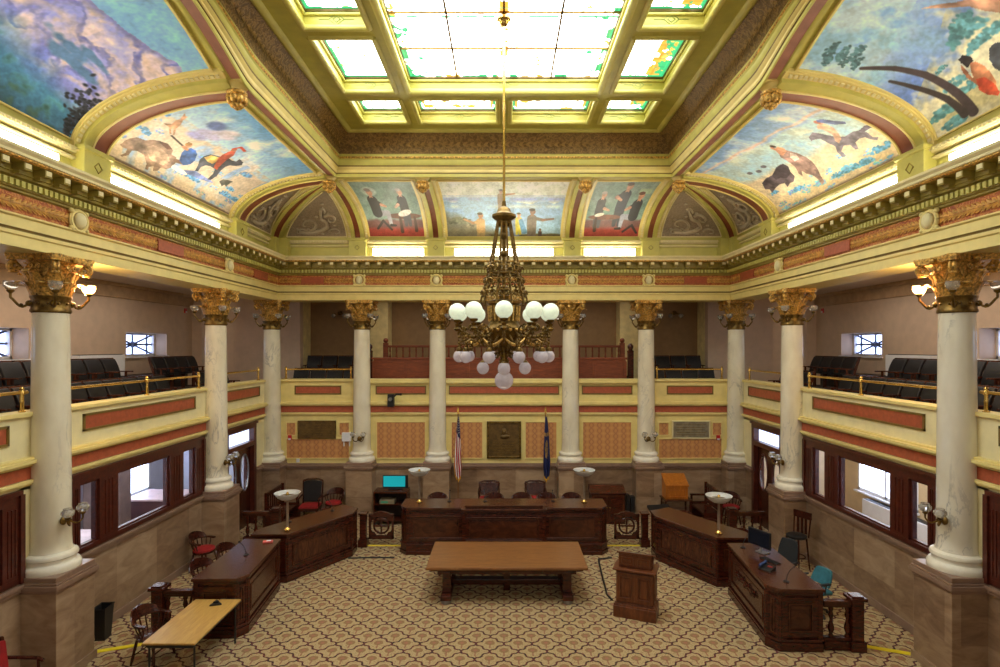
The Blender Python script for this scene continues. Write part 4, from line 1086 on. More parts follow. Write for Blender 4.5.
# ------------------------------------------------------------------ hall walls
def side_walls(s, nm):
    """wainscot, window band and gallery front of one long side"""
    A = lambda n, x0, x1: (min(s*x0, s*x1), max(s*x0, s*x1))
    mb = MB(); X = lambda a, b: (min(s*a, s*b), max(s*a, s*b))
    # wainscot with door gap 15.1..17.0
    mb.m = 0
    for y0, y1 in ((YS, 15.12), (16.98, WALLB)): mb.box(*X(WALL, 7.8), y0, y1, 0, 1.5)
    # cream wall above
    mb.m = 1
    for y0, y1, z0, z1 in ((YS,4.6,1.5,3.12),(8.72,9.72,1.5,3.12),(14.02,15.12,1.5,3.12),(16.98,WALLB,1.5,3.12),(YS,WALLB,3.05,3.3),(YS,WALLB,3.3,4.24)):
        mb.box(*X(WALL, 7.8), y0, y1, z0, z1)
    w = struct(mb.build(f'wall_{nm}', [M['tan'], M['cream2']]))
    mb = MB()
    for y0, y1 in ((YS, 15.12), (16.98, WALLB)):
        mb.box(*X(WALL-.05, 7.8), y0, y1, 1.48, 1.54); mb.box(*X(WALL-.08, 7.8), y0, y1, 1.54, 1.60)
        mb.box(*X(WALL-.03, 7.8), y0, y1, 1.60, 1.65); mb.box(*X(WALL-.03, 7.6), y0, y1, 0, .16)
    mb.build('wainscot_cap', M['capm'], w, bevel=.01)
    # band mouldings, orange strip, parapet with inset panels
    mb = MB(); ins = MB(); ln = MB()
    mb.box(*X(WALL-.04, 7.6), YS, WALLB, 3.1, 3.14); mb.box(*X(WALL-.08, 7.6), YS, WALLB, 3.14, 3.2)
    ins.box(*X(WALL-.02, 7.6), YS, WALLB, 3.2, 3.4)
    ln.box(*X(WALL-.035, 7.6), YS, WALLB, 3.19, 3.205); ln.box(*X(WALL-.035, 7.6), YS, WALLB, 3.395, 3.41)
    mb.box(*X(WALL-.06, 7.6), YS, WALLB, 3.41, 3.46); mb.box(*X(WALL-.14, 7.6), YS, WALLB, 3.46, 3.52); mb.box(*X(WALL-.1, 7.6), YS, WALLB, 3.52, 3.56)
    mb.box(*X(WALL-.06, 7.84), YS, WALLB, 4.2, 4.27)
    for y0, y1 in ((4.9,8.6),(9.95,13.75),(15.0,17.35)):
        mb.box(*X(WALL-.05, 7.6), y0, y1, 3.7, 4.2) if False else None
        ins.box(*X(WALL-.012, 7.6), y0+.12, y1-.12, 3.83, 4.06)
        for a,b,c,d in ((y0+.08,y1-.08,4.06,4.1),(y0+.08,y1-.08,3.79,3.83),(y0+.08,y0+.12,3.79,4.1),(y1-.12,y1-.08,3.79,4.1)): ln.box(*X(WALL-.03, 7.6), a, b, c, d)
    mb.build('gallery_front_moulding', M['cream'], w, bevel=.008); ins.build('rust_inset', M['inset'], w); ln.build('gold_line', M['wire'], w)
side_walls(-1, 'left'); side_walls(1, 'right')

# back wall ------------------------------------------------------------------
mb = MB(); mb.m = 0; mb.box(-7.8, 7.8, WALLB, WALLB+.3, 0, 1.5); mb.m = 1; mb.box(-7.8, 7.8, WALLB, WALLB+.3, 1.5, 4.24)
wb = struct(mb.build('wall_back', [M['tan'], M['cream']]))
mb = MB(); Y = WALLB
mb.box(-7.55,7.55,Y-.05,Y+.1,1.40,1.46); mb.box(-7.55,7.55,Y-.08,Y+.1,1.46,1.52); mb.box(-7.55,7.55,Y-.03,Y+.1,1.52,1.57); mb.box(-7.55,7.55,Y-.03,Y+.1,0,.16)
mb.build('wainscot_cap', M['capm'], wb, bevel=.01)
mb = MB(); ins = MB(); ln = MB(); pan = MB(); pf = MB()
mb.box(-7.55,7.55,Y-.04,Y+.1,3.1,3.14); mb.box(-7.55,7.55,Y-.08,Y+.1,3.14,3.2); ins.box(-7.55,7.55,Y-.02,Y+.1,3.2,3.4)
ln.box(-7.55,7.55,Y-.035,Y+.1,3.19,3.205); ln.box(-7.55,7.55,Y-.035,Y+.1,3.395,3.41)
mb.box(-7.55,7.55,Y-.06,Y+.1,3.41,3.46); mb.box(-7.55,7.55,Y-.14,Y+.1,3.46,3.52); mb.box(-7.55,7.55,Y-.1,Y+.1,3.52,3.56)
mb.box(-7.55,7.55,Y-.07,Y+.34,4.2,4.27)
for x0, x1 in ((-4.2,-2.47),(-1.78,1.78),(2.47,4.2)): mb.box(x0-.1, x1+.1, Y-.1, Y+.1, 4.14, 4.2)
bays = [(-7.1,-4.85),(-4.2,-2.42),(-1.85,1.85),(2.42,4.2),(4.85,7.1)]
for x0, x1 in bays:
    e = .42 if x1-x0 > 2 and abs(x0+x1) > 1 else .12
    ins.box(x0+e, x1-e, Y-.012, Y+.1, 3.82, 4.02)
    for a,b,c,d in ((x0+e-.04,x1-e+.04,4.02,4.06),(x0+e-.04,x1-e+.04,3.78,3.82),(x0+e-.04,x0+e,3.78,4.06),(x1-e,x1-e+.04,3.78,4.06)): ln.box(a,b,Y-.03,Y+.1,c,d)
def damask(x0, x1, z0, z1):
    pan.box(x0, x1, Y-.008, Y+.1, z0, z1)
    for a,b,c,d in ((x0-.035,x1+.035,z1,z1+.035),(x0-.035,x1+.035,z0-.035,z0),(x0-.035,x0,z0,z1),(x1,x1+.035,z0,z1)): pf.box(a,b,Y-.035,Y+.1,c,d)
for s in (-1,1):
    damask(*sorted((s*2.54, s*4.08)), 1.74, 2.88); damask(*sorted((s*.70, s*1.68)), 1.74, 2.88)
    damask(*sorted((s*4.98, s*6.98)), 1.74, 2.34); damask(*sorted((s*4.98, s*5.28)), 2.48, 2.86); damask(*sorted((s*6.7, s*6.98)), 2.48, 2.86)
mb.build('gallery_front_moulding', M['cream'], wb, bevel=.008); ins.build('rust_inset', M['inset'], wb); ln.build('gold_line', M['wire'], wb)
pan.build('damask_panels', M['damask'], wb); pf.build('panel_frames', M['cream'], wb, bevel=.006)

# plaques --------------------------------------------------------------------
def frame_box(mb, x0, x1, y, z0, z1, w, t):
    for a,b,c,d in ((x0,x1,z1-w,z1),(x0,x1,z0,z0+w),(x0,x0+w,z0,z1),(x1-w,x1,z0,z1)): mb.box(a,b,y-t,y,c,d)
r = empty('wall_plaque', (0, Y, 2.33), 0, 'square bronze plaque with a small head in relief, in the middle of the back wall', 'plaque')
mb = MB(); mb.box(-.53,.53,-.05,0,-.58,.57); mb.build('plate', M['brownpl'], r, bevel=.01)
mb = MB(); frame_box(mb, -.55,.55,-.03,-.6,.59,.07,.06); mb.build('frame', M['bronze'], r, bevel=.012)
mb = MB(); mb.ball((0,-.06,.26), .1, 12, 8, 1.2, .85, .5); mb.ball((.03,-.06,.1), .16, 14, 8, .45, 1, .4); mb.ball((0,-.1,.25), .03, 8, 5)
mb.build('portrait', M['brownpl'], r, smooth=60)
mb = MB()
for k in range(5): mb.box(-.36+.03*(k%2), .36-.04*(k%3), -.056, -.048, -.12-.08*k, -.1-.08*k)
mb.build('inscription', M['bronze'], r)
for s, nm in ((-1,'left'),(1,'right')):
    r = empty('wall_plaque', (s*6.0, Y, 2.66), 0, 'long dark bronze plaque on the back wall, left of the flags' if s < 0 else 'long grey marble plaque on the back wall, right of the flags', 'plaque')
    mb = MB(); mb.box(-.58,.58,-.05,0,-.27,.25); mb.build('plate', M['brownpl'] if s < 0 else M['greypl'], r, bevel=.01)
    mb = MB(); frame_box(mb, -.61,.61,-.01,-.3,.28,.035,.06); mb.build('frame', M['bronze'] if s < 0 else M['cream2'], r, bevel=.008)
    mb = MB()
    for k in range(5): mb.box(-.48+.02*(k%2), .48-.05*(k%3), -.056, -.048, .14-.08*k, .155-.08*k)
    mb.build('inscription', M['bronze'], r)
def fire_alarm(loc, rz, label):
    r = empty('fire_alarm', loc, rz, label, 'fire alarm', 'red fire alarms on the walls')
    mb = MB(); mb.box(-.06,.06,-.05,0,-.08,.08); mb.build('case', M['red'], r, bevel=.01)
    mb = MB(); mb.box(-.04,.04,-.06,-.05,-.07,-.02); mb.build('strobe', M['white'], r)
fire_alarm((-6.86, Y-.04, 2.4), 0, 'red fire alarm on the back wall below the dark bronze plaque')
fire_alarm((6.86, Y-.04, 2.4), 0, 'red fire alarm on the back wall below the grey marble plaque')
fire_alarm((-11.0, 19.3, 6.55), PI/2, 'small red alarm high on the left gallery wall beyond the window')
fire_alarm((11.0, 19.3, 6.55), -PI/2, 'small red alarm high on the right gallery wall beyond the window')
fire_alarm((-5.7, 21.68, 6.6), 0, 'small red alarm on the dark wall of the left back recess')
r = empty('power_switch_box', (-5.03, Y-.0, 2.4), 0, 'white electrical box with two stub pipes beside the outer left back column', 'electrical box')
mb = MB(); mb.box(-.15,.13,-.12,0,-.12,.16); mb.build('case', M['white'], r, bevel=.01)
mb = MB(); mb.cyl((-.1,-.06,-.12),(-.1,-.06,-.28),.02); mb.cyl((.08,-.06,-.12),(.08,-.06,-.28),.02); mb.build('pipe', M['white'], r)
tag((lambda m_: (m_.box(-6.66,-6.56,Y-.05,Y-.03,1.6,1.72), m_.box(-6.63,-6.59,Y-.055,Y-.05,1.63,1.69), m_.build('socket_plate', M['white'], bevel=.004))[-1])(MB()), 'small white socket plate low on the back wall near the far left corner', 'socket')
r = empty('projector_camera', (-3.55, Y-.1, 3.6), 0, 'black camera unit hanging on the gallery front near the outer left back column', 'camera')
mb = MB(); mb.box(-.14,.06,-.2,0,-.2,.2); mb.build('body', M['black'], r, bevel=.02)
mb = MB(); mb.cyl((-.04,-.2,.05),(-.04,-.3,.05),.06,.05); mb.build('lens', M['steel'], r, smooth=40)
mb = MB(); mb.tube([(.05,-.1,.12),(.14,-.14,.2),(.27,-.16,.2)], .03, 8); mb.ball((.28,-.16,.2),.04,8,6); mb.build('bracket', M['black'], r, smooth=40)

# side windows into the offices -------------------------------------------------
def side_window(s, n, y0, y1, panes):
    X = lambda a, b: (min(s*a, s*b), max(s*a, s*b)); z0, z1 = 1.62, 3.04
    mb = MB(); edges = [y0]+[e for p in panes for e in p]+[y1]
    for i in range(0, len(edges), 2): mb.box(*X(WALL-.027, WALL+.137), edges[i], edges[i+1], z0+.1, z1-.18)
    mb.box(*X(WALL-.03, WALL+.14), y0, y1, z1-.18, z1); mb.box(*X(WALL-.03, WALL+.14), y0, y1, z0, z0+.1)
    for y in (y0, y1): mb.box(*X(WALL-.067, WALL+.02), y-.04, y+.04, z0+.003, z1-.04)
    mb.box(*X(WALL-.07, WALL+.02), y0, y1, z1-.04, z1+.03)
    for i in range(0, len(edges), 2):
        a_, b_ = edges[i], edges[i+1]
        for q in range(3): mb.box(*X(WALL-.04, WALL), a_+(b_-a_)*(.3+.2*q)-.012, a_+(b_-a_)*(.3+.2*q)+.012, z0+.16, z1-.24)
    o = struct(mb.build(f'window_{n}', M['mahoL']))
    sb = MB(); pb = MB()
    for a, b in panes:
        for q,w_,e,t in ((a,b,z1-.22,z1-.18),(a,b,z0+.1,z0+.13),(a,a+.04,z0+.1,z1-.18),(b-.04,b,z0+.1,z1-.18)): sb.box(*X(WALL+.02, WALL+.1), q, w_, e, t)
        pb.box(*X(WALL+.055, WALL+.065), a, b, z0+.1, z1-.18)
    sb.build('window_sash', M['mahoL'], o); pb.build('window_glass', M['pane'], o)
    return o
for s in (-1,1):
    side_window(s, wn, 9.72, 14.02, [(9.95,10.42),(10.92,12.62),(13.15,13.66)]); wn += 1
    side_window(s, wn, 4.6, 8.72, [(4.9,5.4),(5.9,7.6),(7.95,8.4)]); wn += 1

# doors ----------------------------------------------------------------------------
def side_door(s, n):
    X = lambda a, b: (min(s*a, s*b), max(s*a, s*b)); y0, y1 = 15.12, 16.98
    mb = MB()
    for a, b in ((y0,y0+.16),(y1-.16,y1)): mb.box(*X(WALL-.047, 7.817), a, b, 0, 2.88)
    mb.box(*X(WALL-.05, 7.82), y0, y1, 2.88, 3.0); mb.box(*X(WALL-.044, 7.81), y0+.15, y1-.15, 2.36, 2.5)
    mb.box(*X(WALL-.09, 7.6), y0-.03, y1+.03, 3.0, 3.06)
    o = struct(mb.build(f'door_{n}', M['mahoL']))
    # two leaves, each with an oval glass
    for k, (a, b) in enumerate(((y0+.16, 16.05), (16.05, y1-.16))):
        cy = (a+b)/2; zc = 1.62; ry, rz = .24, .52; nseg = 24; lf = MB()
        outer = []; inner = []
        for i in range(nseg):
            t = 2*PI*i/nseg; c, sn = math.cos(t), math.sin(t)
            hw = (b-a)/2-.005; hz0, hz1 = zc-.01, 2.36-zc
            k_ = min(hw/abs(c) if abs(c) > 1e-6 else 9, (hz1 if sn > 0 else hz0)/abs(sn) if abs(sn) > 1e-6 else 9)
            outer.append((cy+c*k_, zc+sn*k_)); inner.append((cy+ry*c, zc+rz*sn))
        for i in range(nseg):
            j = (i+1) % nseg
            for xx in (7.62, 7.68): pass
            vs = [(s*x_, p[0], p[1]) for x_ in (7.62, 7.68) for p in (outer[i], outer[j], inner[j], inner[i])]
            lf.add(vs, [(0,1,2,3),(4,7,6,5),(0,4,5,1),(1,5,6,2),(2,6,7,3),(3,7,4,0)])
        # corners the rays cut off
        for (cc, dd) in ((a,0),(b,0),(a,1),(b,1)):
            ycr = cc; zcr = .01 if dd == 0 else 2.36
            near = sorted(outer, key=lambda p: math.hypot(p[0]-ycr, p[1]-zcr))[:2]
            lf.add([(s*7.62, ycr, zcr), (s*7.62,)+near[0], (s*7.62,)+near[1]], [(0,1,2)])
        lo = lf.build('door_leaf', M['maho'], o)
        rg = MB(); rg.tube([(s*7.615, cy+(ry+.015)*math.cos(t), zc+(rz+.015)*math.sin(t)) for t in [2*PI*i/28 for i in range(29)]], .022, 6); rg.build('glass_rim', M['steel' if s < 0 else 'mahoL'], lo, smooth=60)
        gb = MB(); gb.extr(inner, lambda u, v, w: (s*w, u, v), 7.645, 7.655); gb.build('oval_glass', M['pane'], lo)
        if k == 0: h = MB(); h.ball((s*7.57, b-.08, 1.02), .035, 10, 6); h.cyl((s*7.62,b-.08,1.02),(s*7.57,b-.08,1.02),.012); h.build('door_knob', M['brass'], lo, smooth=50)
    tp = MB(); tp.box(*X(7.66, 7.67), y0+.16, y1-.16, 2.5, 2.88); tp.build('transom_glass', M['trans'], o)
side_door(-1, 1); side_door(1, 2)

# offices behind the windows ---------------------------------------------------------
def office(s, nm):
    X = lambda a, b: (min(s*a, s*b), max(s*a, s*b)); W = M['offwall2'] if s < 0 else M['offwall']
    mb = MB(); xo = 11.4
    # outer wall with a window opening y 15.6..18.2, z .7..2.75 (and one at 8..10.6)
    op = [(7.4,9.6),(15.4,18.0)]
    ys = [YS]+[e for o_ in op for e in o_]+[21]
    for i in range(0, len(ys), 2): mb.box(*X(xo, xo+.3), ys[i], ys[i+1], 0, 3.5)
    for a, b in op: mb.box(*X(xo, xo+.3), a, b, 0, .75); mb.box(*X(xo, xo+.3), a, b, 2.75, 3.5)
    mb.box(*X(7.8, xo), 14.6 if False else 18.9, 19.05, 0, 3.5); mb.box(*X(7.8, xo), YS, YS+.1, 0, 3.5)
    mb.box(*X(7.8, xo+.3), YS, 21, 3.42, 3.5)
    struct(mb.build(f'wall_{nm}_office', W))
    global wn
    for (a, b) in op:
        f = MB()
        for q,w_,e,t in ((a,b,2.68,2.78),(a,b,.72,.82),(a,a+.07,.72,2.78),(b-.07,b,.72,2.78),((a+b)/2-.04,(a+b)/2+.04,.72,2.78),(a,b,1.72,1.79)): f.box(*X(xo-.02, xo+.1), q, w_, e, t)
        f.box(*X(xo-.14, xo+.02), a-.05, b+.05, .68, .73)
        o = struct(f.build(f'window_{wn}', M['white'])); wn += 1
        g = MB(); g.box(*X(xo+.12, xo+.13), a, b, .75, 2.75); g.build('daylight_blind', M['day'], o)
        sl = MB()
        for k in range(int(1.9/.07)): sl.box(*X(xo+.1, xo+.115), a+.05, b-.05, .84+k*.07, .85+k*.07)
        sl.build('blind_slats', M['white'], o)
office(-1, 'left'); office(1, 'right')
def radiator_cab(x, y, z, L, rz, label, h=.5, dark=True):
    r = empty('radiator_cover', (x,y,z), rz, label, 'radiator')
    mb = MB(); mb.box(-L/2,L/2,-.14,.14,0,h); mb.build('cabinet', M['white'], r, bevel=.01)
    mb = MB(); mb.box(-L/2+.06,L/2-.06,-.145,-.06,h-.12,h-.03) if False else mb.box(-L/2+.05,L/2-.05,-.1,.1,h,h+.02); mb.build('grille', M['black'], r)
radiator_cab(11.2, 15.6, 0, 3.4, -PI/2, 'long low white heating cabinet with a dark grille under the right office window', .62)
radiator_cab(-11.0, 15.2, 4.48, 1.7, PI/2, 'low white radiator cover with dark top against the left gallery wall', .6)
radiator_cab(11.0, 15.1, 4.48, 1.7, -PI/2, 'low white radiator cover with dark top against the right gallery wall', .6)
# left office furniture seen through the glass
r = empty('office_shelf_unit', (-10.7, 15.1, 0), 0, 'tall grey-brown cabinet in the left office beside the bright window', 'cabinet')
mb = MB(); mb.box(-.5,.5,-.22,.22,0,2.3); mb.build('body', plain('taupe_cabinet', (120,100,98), .6), r, bevel=.01)
mb = MB(); mb.box(-.46,-.01,-.24,-.22,.05,2.25); mb.box(.01,.46,-.24,-.22,.05,2.25); mb.build('door', plain('taupe_door', (132,112,110), .6), r, bevel=.006)
r = empty('office_desk', (-9.9, 16.9, 0), 0, 'wood-topped desk under the left office window', 'desk')
mb = MB(); mb.box(-1.2,.7,-.6,.6,.8,.86); mb.build('desktop', plain('pale_desktop', (206,176,170), .4), r, bevel=.008)
mb = MB(); mb.box(-1.15,.65,-.55,-.5,.0,.8); mb.box(-1.15,-1.1,-.5,.55,0,.8); mb.box(.6,.65,-.5,.55,0,.8); mb.build('panel', plain('dark_desk_panel', (86,52,50), .5), r)
r = empty('office_table', (-8.75, 10.9, 0), 0, 'pale office counter just behind the glass of the left window', 'table')
mb = MB(); mb.box(-.7,.75,-1.4,1.3,1.28,1.33); mb.build('tabletop', plain('lilac_counter', (206,186,190), .4), r, bevel=.008)
mb = MB()
for sx in (-.65,.7):
    for sy in (-1.35,1.25): mb.box(sx-.03,sx+.03,sy-.03,sy+.03,0,1.28)
mb.build('frame', M['steel'], r)
r = empty('computer_monitor', (-8.5, 10.75, 1.33), .9, 'blue glowing computer monitor on the left office counter', 'monitor')
mb = MB(); mb.box(-.3,.3,-.02,.03,.12,.5); mb.build('bezel', M['black'], r, bevel=.008)
mb = MB(); mb.box(-.28,.28,-.026,-.02,.14,.48); mb.build('screen', M['blue_screen'], r)
mb = MB(); mb.cyl((0,.02,0),(0,.02,.14),.03); mb.box(-.12,.12,-.08,.1,0,.015); mb.build('stand', M['black'], r)
r = empty('wall_picture', (-8.5, 18.88, 2.0), 0, 'small framed picture on the far wall of the left office', 'picture')
mb = MB(); frame_box(mb, -.25,.25,0,-.3,.3,.05,.03); mb.build('frame', M['black'], r)
mb = MB(); mb.box(-.2,.2,-.012,0,-.25,.25); mb.build('print', plain('print_grey', (190,190,184), .6, var=.25, scale=6), r)
r = empty('book_box', (-8.3, 10.3, 1.33), .2, 'pale paper box on the left office counter', 'box')
mb = MB(); mb.box(-.2,.2,-.15,.15,0,.12); mb.build('case', M['offwall'], r, bevel=.006); mb = MB(); mb.box(-.21,.21,-.16,.16,.12,.15); mb.build('lid', M['white'], r, bevel=.006)

# ------------------------------------------------------------------ galleries
GX = 11.2; GZ = 7.15; GF = 3.62; GY = 21.0
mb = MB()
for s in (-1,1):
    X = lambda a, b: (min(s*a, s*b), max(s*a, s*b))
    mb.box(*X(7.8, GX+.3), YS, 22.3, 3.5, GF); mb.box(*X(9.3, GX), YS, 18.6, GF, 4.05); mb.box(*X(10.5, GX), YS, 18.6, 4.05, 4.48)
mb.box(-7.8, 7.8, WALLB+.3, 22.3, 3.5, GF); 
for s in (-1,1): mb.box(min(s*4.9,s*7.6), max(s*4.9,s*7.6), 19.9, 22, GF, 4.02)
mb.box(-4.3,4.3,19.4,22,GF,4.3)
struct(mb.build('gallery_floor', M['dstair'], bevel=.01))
mb = MB(); mb.box(-GX-.4, GX+.4, YS, 22.4, GZ, GZ+.1) if False else None
for s in (-1,1): mb.box(min(s*7.9,s*(GX+.4)), max(s*7.9,s*(GX+.4)), YS, 22.4, GZ, GZ+.12)
mb.box(-7.9, 7.9, EY+.8, 22.4, GZ, GZ+.12)
struct(mb.build('gallery_ceiling', M['ceilpink']))
def gallery_wall(s, nm):
    global wn
    X = lambda a, b: (min(s*a, s*b), max(s*a, s*b)); mb = MB()
    op = [(7.0,8.9),(11.35,13.2),(16.6,18.6)]; zb, zt = 5.02, 5.74
    ys = [YS]+[e for o_ in op for e in o_]+[20.1]
    for i in range(0, len(ys), 2): mb.box(*X(GX, GX+.55), ys[i], ys[i+1], 3.5, GZ)
    for a, b in op: mb.box(*X(GX, GX+.55), a, b, 3.5, zb); mb.box(*X(GX, GX+.55), a, b, zt, GZ)
    mb.box(*X(GX-.35, GX+.55), 20.1, 20.5, 3.5, GZ)
    mb.box(*X(9.9, GX+.5), 21.4, 21.6, 3.5, GZ)          # far end of the side gallery
    mb.box(*X(7.5, 9.9), 20.6, 20.9, 3.5, GZ)            # pale return wall of the corner
    struct(mb.build(f'wall_{nm}_gallery', M['wallpink']))
    mb = MB(); mb.box(*X(GX-.06, GX), YS, 20.1, 6.72, GZ); mb.box(*X(GX-.12, GX), YS, 20.1, 7.05, GZ)
    struct(mb.build(f'trim_{20+(s+1)//2}', plain('tan_top_band_'+nm, (176,146,112), .6), bevel=.01))  # darker tan band along the top of the gallery wall
    mb = MB(); 
    for (a, b) in op:
        f = MB()
        for q,w_,e,t in ((a,b,zt-.06,zt),(a,b,zb,zb+.06),(a,a+.06,zb,zt),(b-.06,b,zb,zt)): f.box(*X(GX+.4, GX+.5), q, w_, e, t)
        f.box(*X(GX-.06, GX+.5), a-.05, b+.05, zb-.05, zb)
        o = struct(f.build(f'window_{wn}', M['white'])); wn += 1
        g = MB(); g.box(*X(GX+.5, GX+.51), a, b, zb, zt); g.build('window_glass', M['day2'], o)
        c = MB(); ym, zm = (a+b)/2, (zb+zt)/2
        for (p, q) in (((a+.06,zb+.06),(b-.06,zt-.06)),((a+.06,zt-.06),(b-.06,zb+.06)),((a+.06,zm),(b-.06,zm)),((ym,zb),(ym,zt)),((a+.3,zb),(a+.3,zt)),((b-.3,zb),(b-.3,zt))):
            c.cyl((s*(GX+.48), p[0], p[1]), (s*(GX+.48), q[0], q[1]), .032, n=6)
        c.ball((s*(GX+.48), ym, zm), .1, 10, 6); c.build('grille', plain('blue_grey_grille', (90,104,140), .5), o)
gallery_wall(-1, 'left'); gallery_wall(1, 'right')
# back gallery: two piers, three recesses
mb = MB(); mb.m = 0
for s in (-1,1):
    X = lambda a, b: (min(s*a, s*b), max(s*a, s*b))
    mb.box(*X(4.35, 5.02), GY, GY+.75, 3.5, GZ); mb.box(*X(7.5, 7.9), 20.9, GY+.75, 3.5, GZ)
mb.m = 1; mb.box(-7.9, 7.9, GY+.72, GY+.9, 3.5, GZ)
mb.m = 0; mb.box(-7.9, 7.9, 18.5, 18.75, 6.98, GZ)
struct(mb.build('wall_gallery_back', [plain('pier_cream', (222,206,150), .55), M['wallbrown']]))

# brass rails on the gallery fronts -------------------------------------------------
def rail(pts, posts, label):
    r = empty('brass_railing', ((pts[0][0]+pts[1][0])/2, (pts[0][1]+pts[1][1])/2, 4.27), 0, label, 'railing', 'brass rails along the gallery fronts')
    o = V(*r.location)
    mb = MB(); mb.cyl(V(pts[0][0], pts[0][1], 4.58)-o, V(pts[1][0], pts[1][1], 4.58)-o, .026, n=10); mb.build('rail', M['brass'], r, smooth=60)
    for px, py in posts:
        mb = MB(); mb.lathe([(.05,0),(.05,.02),(.03,.03),(.028,.14),(.034,.16),(.028,.18),(.028,.27),(.045,.28),(.045,.33),(.03,.35),(.036,.37),(.02,.4)], V(px, py, 4.27)-o, 12); mb.build('post', M['brass'], r, smooth=40)
for s, nm in ((-1,'left'),(1,'right')):
    rail(((s*7.62,9.75),(s*7.62,14.0)), [(s*7.62,9.78),(s*7.62,11.95),(s*7.62,13.97)], f'long brass rail on the {nm} gallery front between the two near columns')
    rail(((s*7.62,14.8),(s*7.62,17.4)), [(s*7.62,14.83),(s*7.62,17.37)], f'short brass rail on the {nm} gallery front next to the far corner')
    rail(((s*7.62,4.8),(s*7.62,8.95)), [(s*7.62,4.85),(s*7.62,8.85)], f'brass rail on the {nm} gallery front cut by the edge of the picture')
    rail(((s*7.05,18.12),(s*4.95,18.12)), [(s*7.05,18.12),(s*4.95,18.12)], f'short brass rail on the back gallery front, {nm} end')

# theatre seats ----------------------------------------------------------------------
seat0 = [None]
def seat(x, y, z, rz, label, group):
    if seat0[0]: return dup(seat0[0], (x,y,z), rz, label, group)
    r = empty('theater_seat', (x,y,z), rz, label, 'theatre seat', group)     # faces local -Y
    mb = MB()
    mb.solid(lambda u, v, w: ((u-.5)*.5, .2+.16*v-.04*math.sin(v*PI)-.07*w, .42+.52*v), 4, 6); mb.build('backrest', M['leather'], r, smooth=50, bevel=.012)
    mb = MB()
    for s in (-1,1): mb.obox((s*.255, .28, .68), (.016,0,0), (0,.035,0), (0,.09,.27))
    mb.obox((0,.37,.95), (.27,0,0), (0,.022,0), (0,0,.018)); mb.build('back_frame', M['mahoH'], r, bevel=.004)
    mb = MB(); mb.solid(lambda u, v, w: ((u-.5)*.46, -.12+.36*v, .40+.06*w+.04*(1-v)), 3, 4); mb.build('seat', M['leather'], r, smooth=50)
    for s in (-1,1): mb = MB(); mb.box(s*.25-.02, s*.25+.02, -.18, .2, .60, .63); mb.box(s*.25-.014, s*.25+.014, -.02, .04, 0, .602); mb.build('armrest', M['mahoH'], r, bevel=.006)
    seat0[0] = r; return r
for s, nm in ((-1,'left'),(1,'right')):
    rz = (PI/2) if s < 0 else -PI/2
    for row, X_, z, y0, n in (('front',8.55,GF,14.35,10),('back',9.85,4.05,14.35,9)):
        for k in range(n): seat(s*X_, y0-k*.575, z, rz, f'black theatre seat in the {row} row of the {nm} gallery, {ORD[k]} before the aisle', f'{row} row theatre seats of the {nm} gallery before the aisle')
        for k in range(4 if row == 'back' else 3): seat(s*X_, 16.35+k*.575, z, rz, f'black theatre seat in the {row} row of the {nm} gallery, {ORD[k]} beyond the aisle', f'{row} row theatre seats of the {nm} gallery beyond the aisle')
    for k in range(4): seat(s*(5.2+k*.57), 18.85, GF, 0, f'{ORD[k]} black theatre seat from the middle, front row, back gallery {nm} end', f'front theatre seats at the {nm} end of the back gallery')
    for k in range(4): seat(s*(5.25+k*.57), 20.3, 4.02, 0, f'{ORD[k]} black theatre seat from the middle, rear row, back gallery {nm} end', f'rear theatre seats at the {nm} end of the back gallery')

# wooden partition and balustrade of the back gallery ----------------------------------
r = empty('gallery_partition', (-.15, 18.75, GF), 0, 'long red-brown panelled wooden partition in the middle of the back gallery', 'partition')
mb = MB(); mb.box(-4.2,4.2,-.04,.04,0,1.26); mb.build('boards', M['panelw'], r)
mb = MB(); mb.box(-4.26,4.26,-.09,.07,1.26,1.33); mb.box(-4.22,4.22,-.06,-.03,.55,.66); mb.box(-4.22,4.22,-.06,-.03,1.14,1.24)
for k in range(9): x = -4.2+k*1.05; mb.box(x-.05,x+.05,-.062,-.03,.6,1.2)
mb.build('rails_and_stiles', M['panelw'], r, bevel=.008)
r = empty('gallery_balustrade', (0, 19.9, 4.3), 0, 'wooden balustrade with turned balusters behind the gallery partition', 'balustrade')
mb = MB(); mb.box(-4.15,4.15,-.05,.05,.98,1.06); mb.box(-4.15,4.15,-.04,.04,.42,.5); mb.box(-4.15,4.15,-.03,.03,0,.42); mb.build('rails', M['panelw'], r, bevel=.008)
for k in range(36):
    x = -4.05+k*.232; mb = MB(); mb.lathe([(.028,.5),(.028,.55),(.045,.62),(.03,.72),(.022,.8),(.034,.86),(.028,.92),(.028,.98)], (x,0,0), 8); mb.build('baluster', M['panelw'], r, smooth=50)
for s in (-1,1):
    mb = MB(); mb.box(s*4.2-.08,s*4.2+.08,-.08,.08,0,1.15); mb.ball((s*4.2,0,1.23), .09, 12, 8); mb.build('newel_post', M['panelw'], r, smooth=50)
for s, nm in ((-1,'left'),(1,'right')):
    r = empty('newel_post', (s*(4.28 if s > 0 else 4.55), 18.95, GF), 0, f'dark turned newel post beside the outer {nm} back column in the gallery', 'post')
    mb = MB(); mb.box(-.09,.09,-.09,.09,0,1.5); mb.build('shaft', M['maho'], r, bevel=.01)
    mb = MB(); mb.lathe([(.11,1.5),(.12,1.54),(.06,1.58),(.1,1.66),(.1,1.72),(.03,1.8)], n=14); mb.build('finial', M['maho'], r, smooth=50)
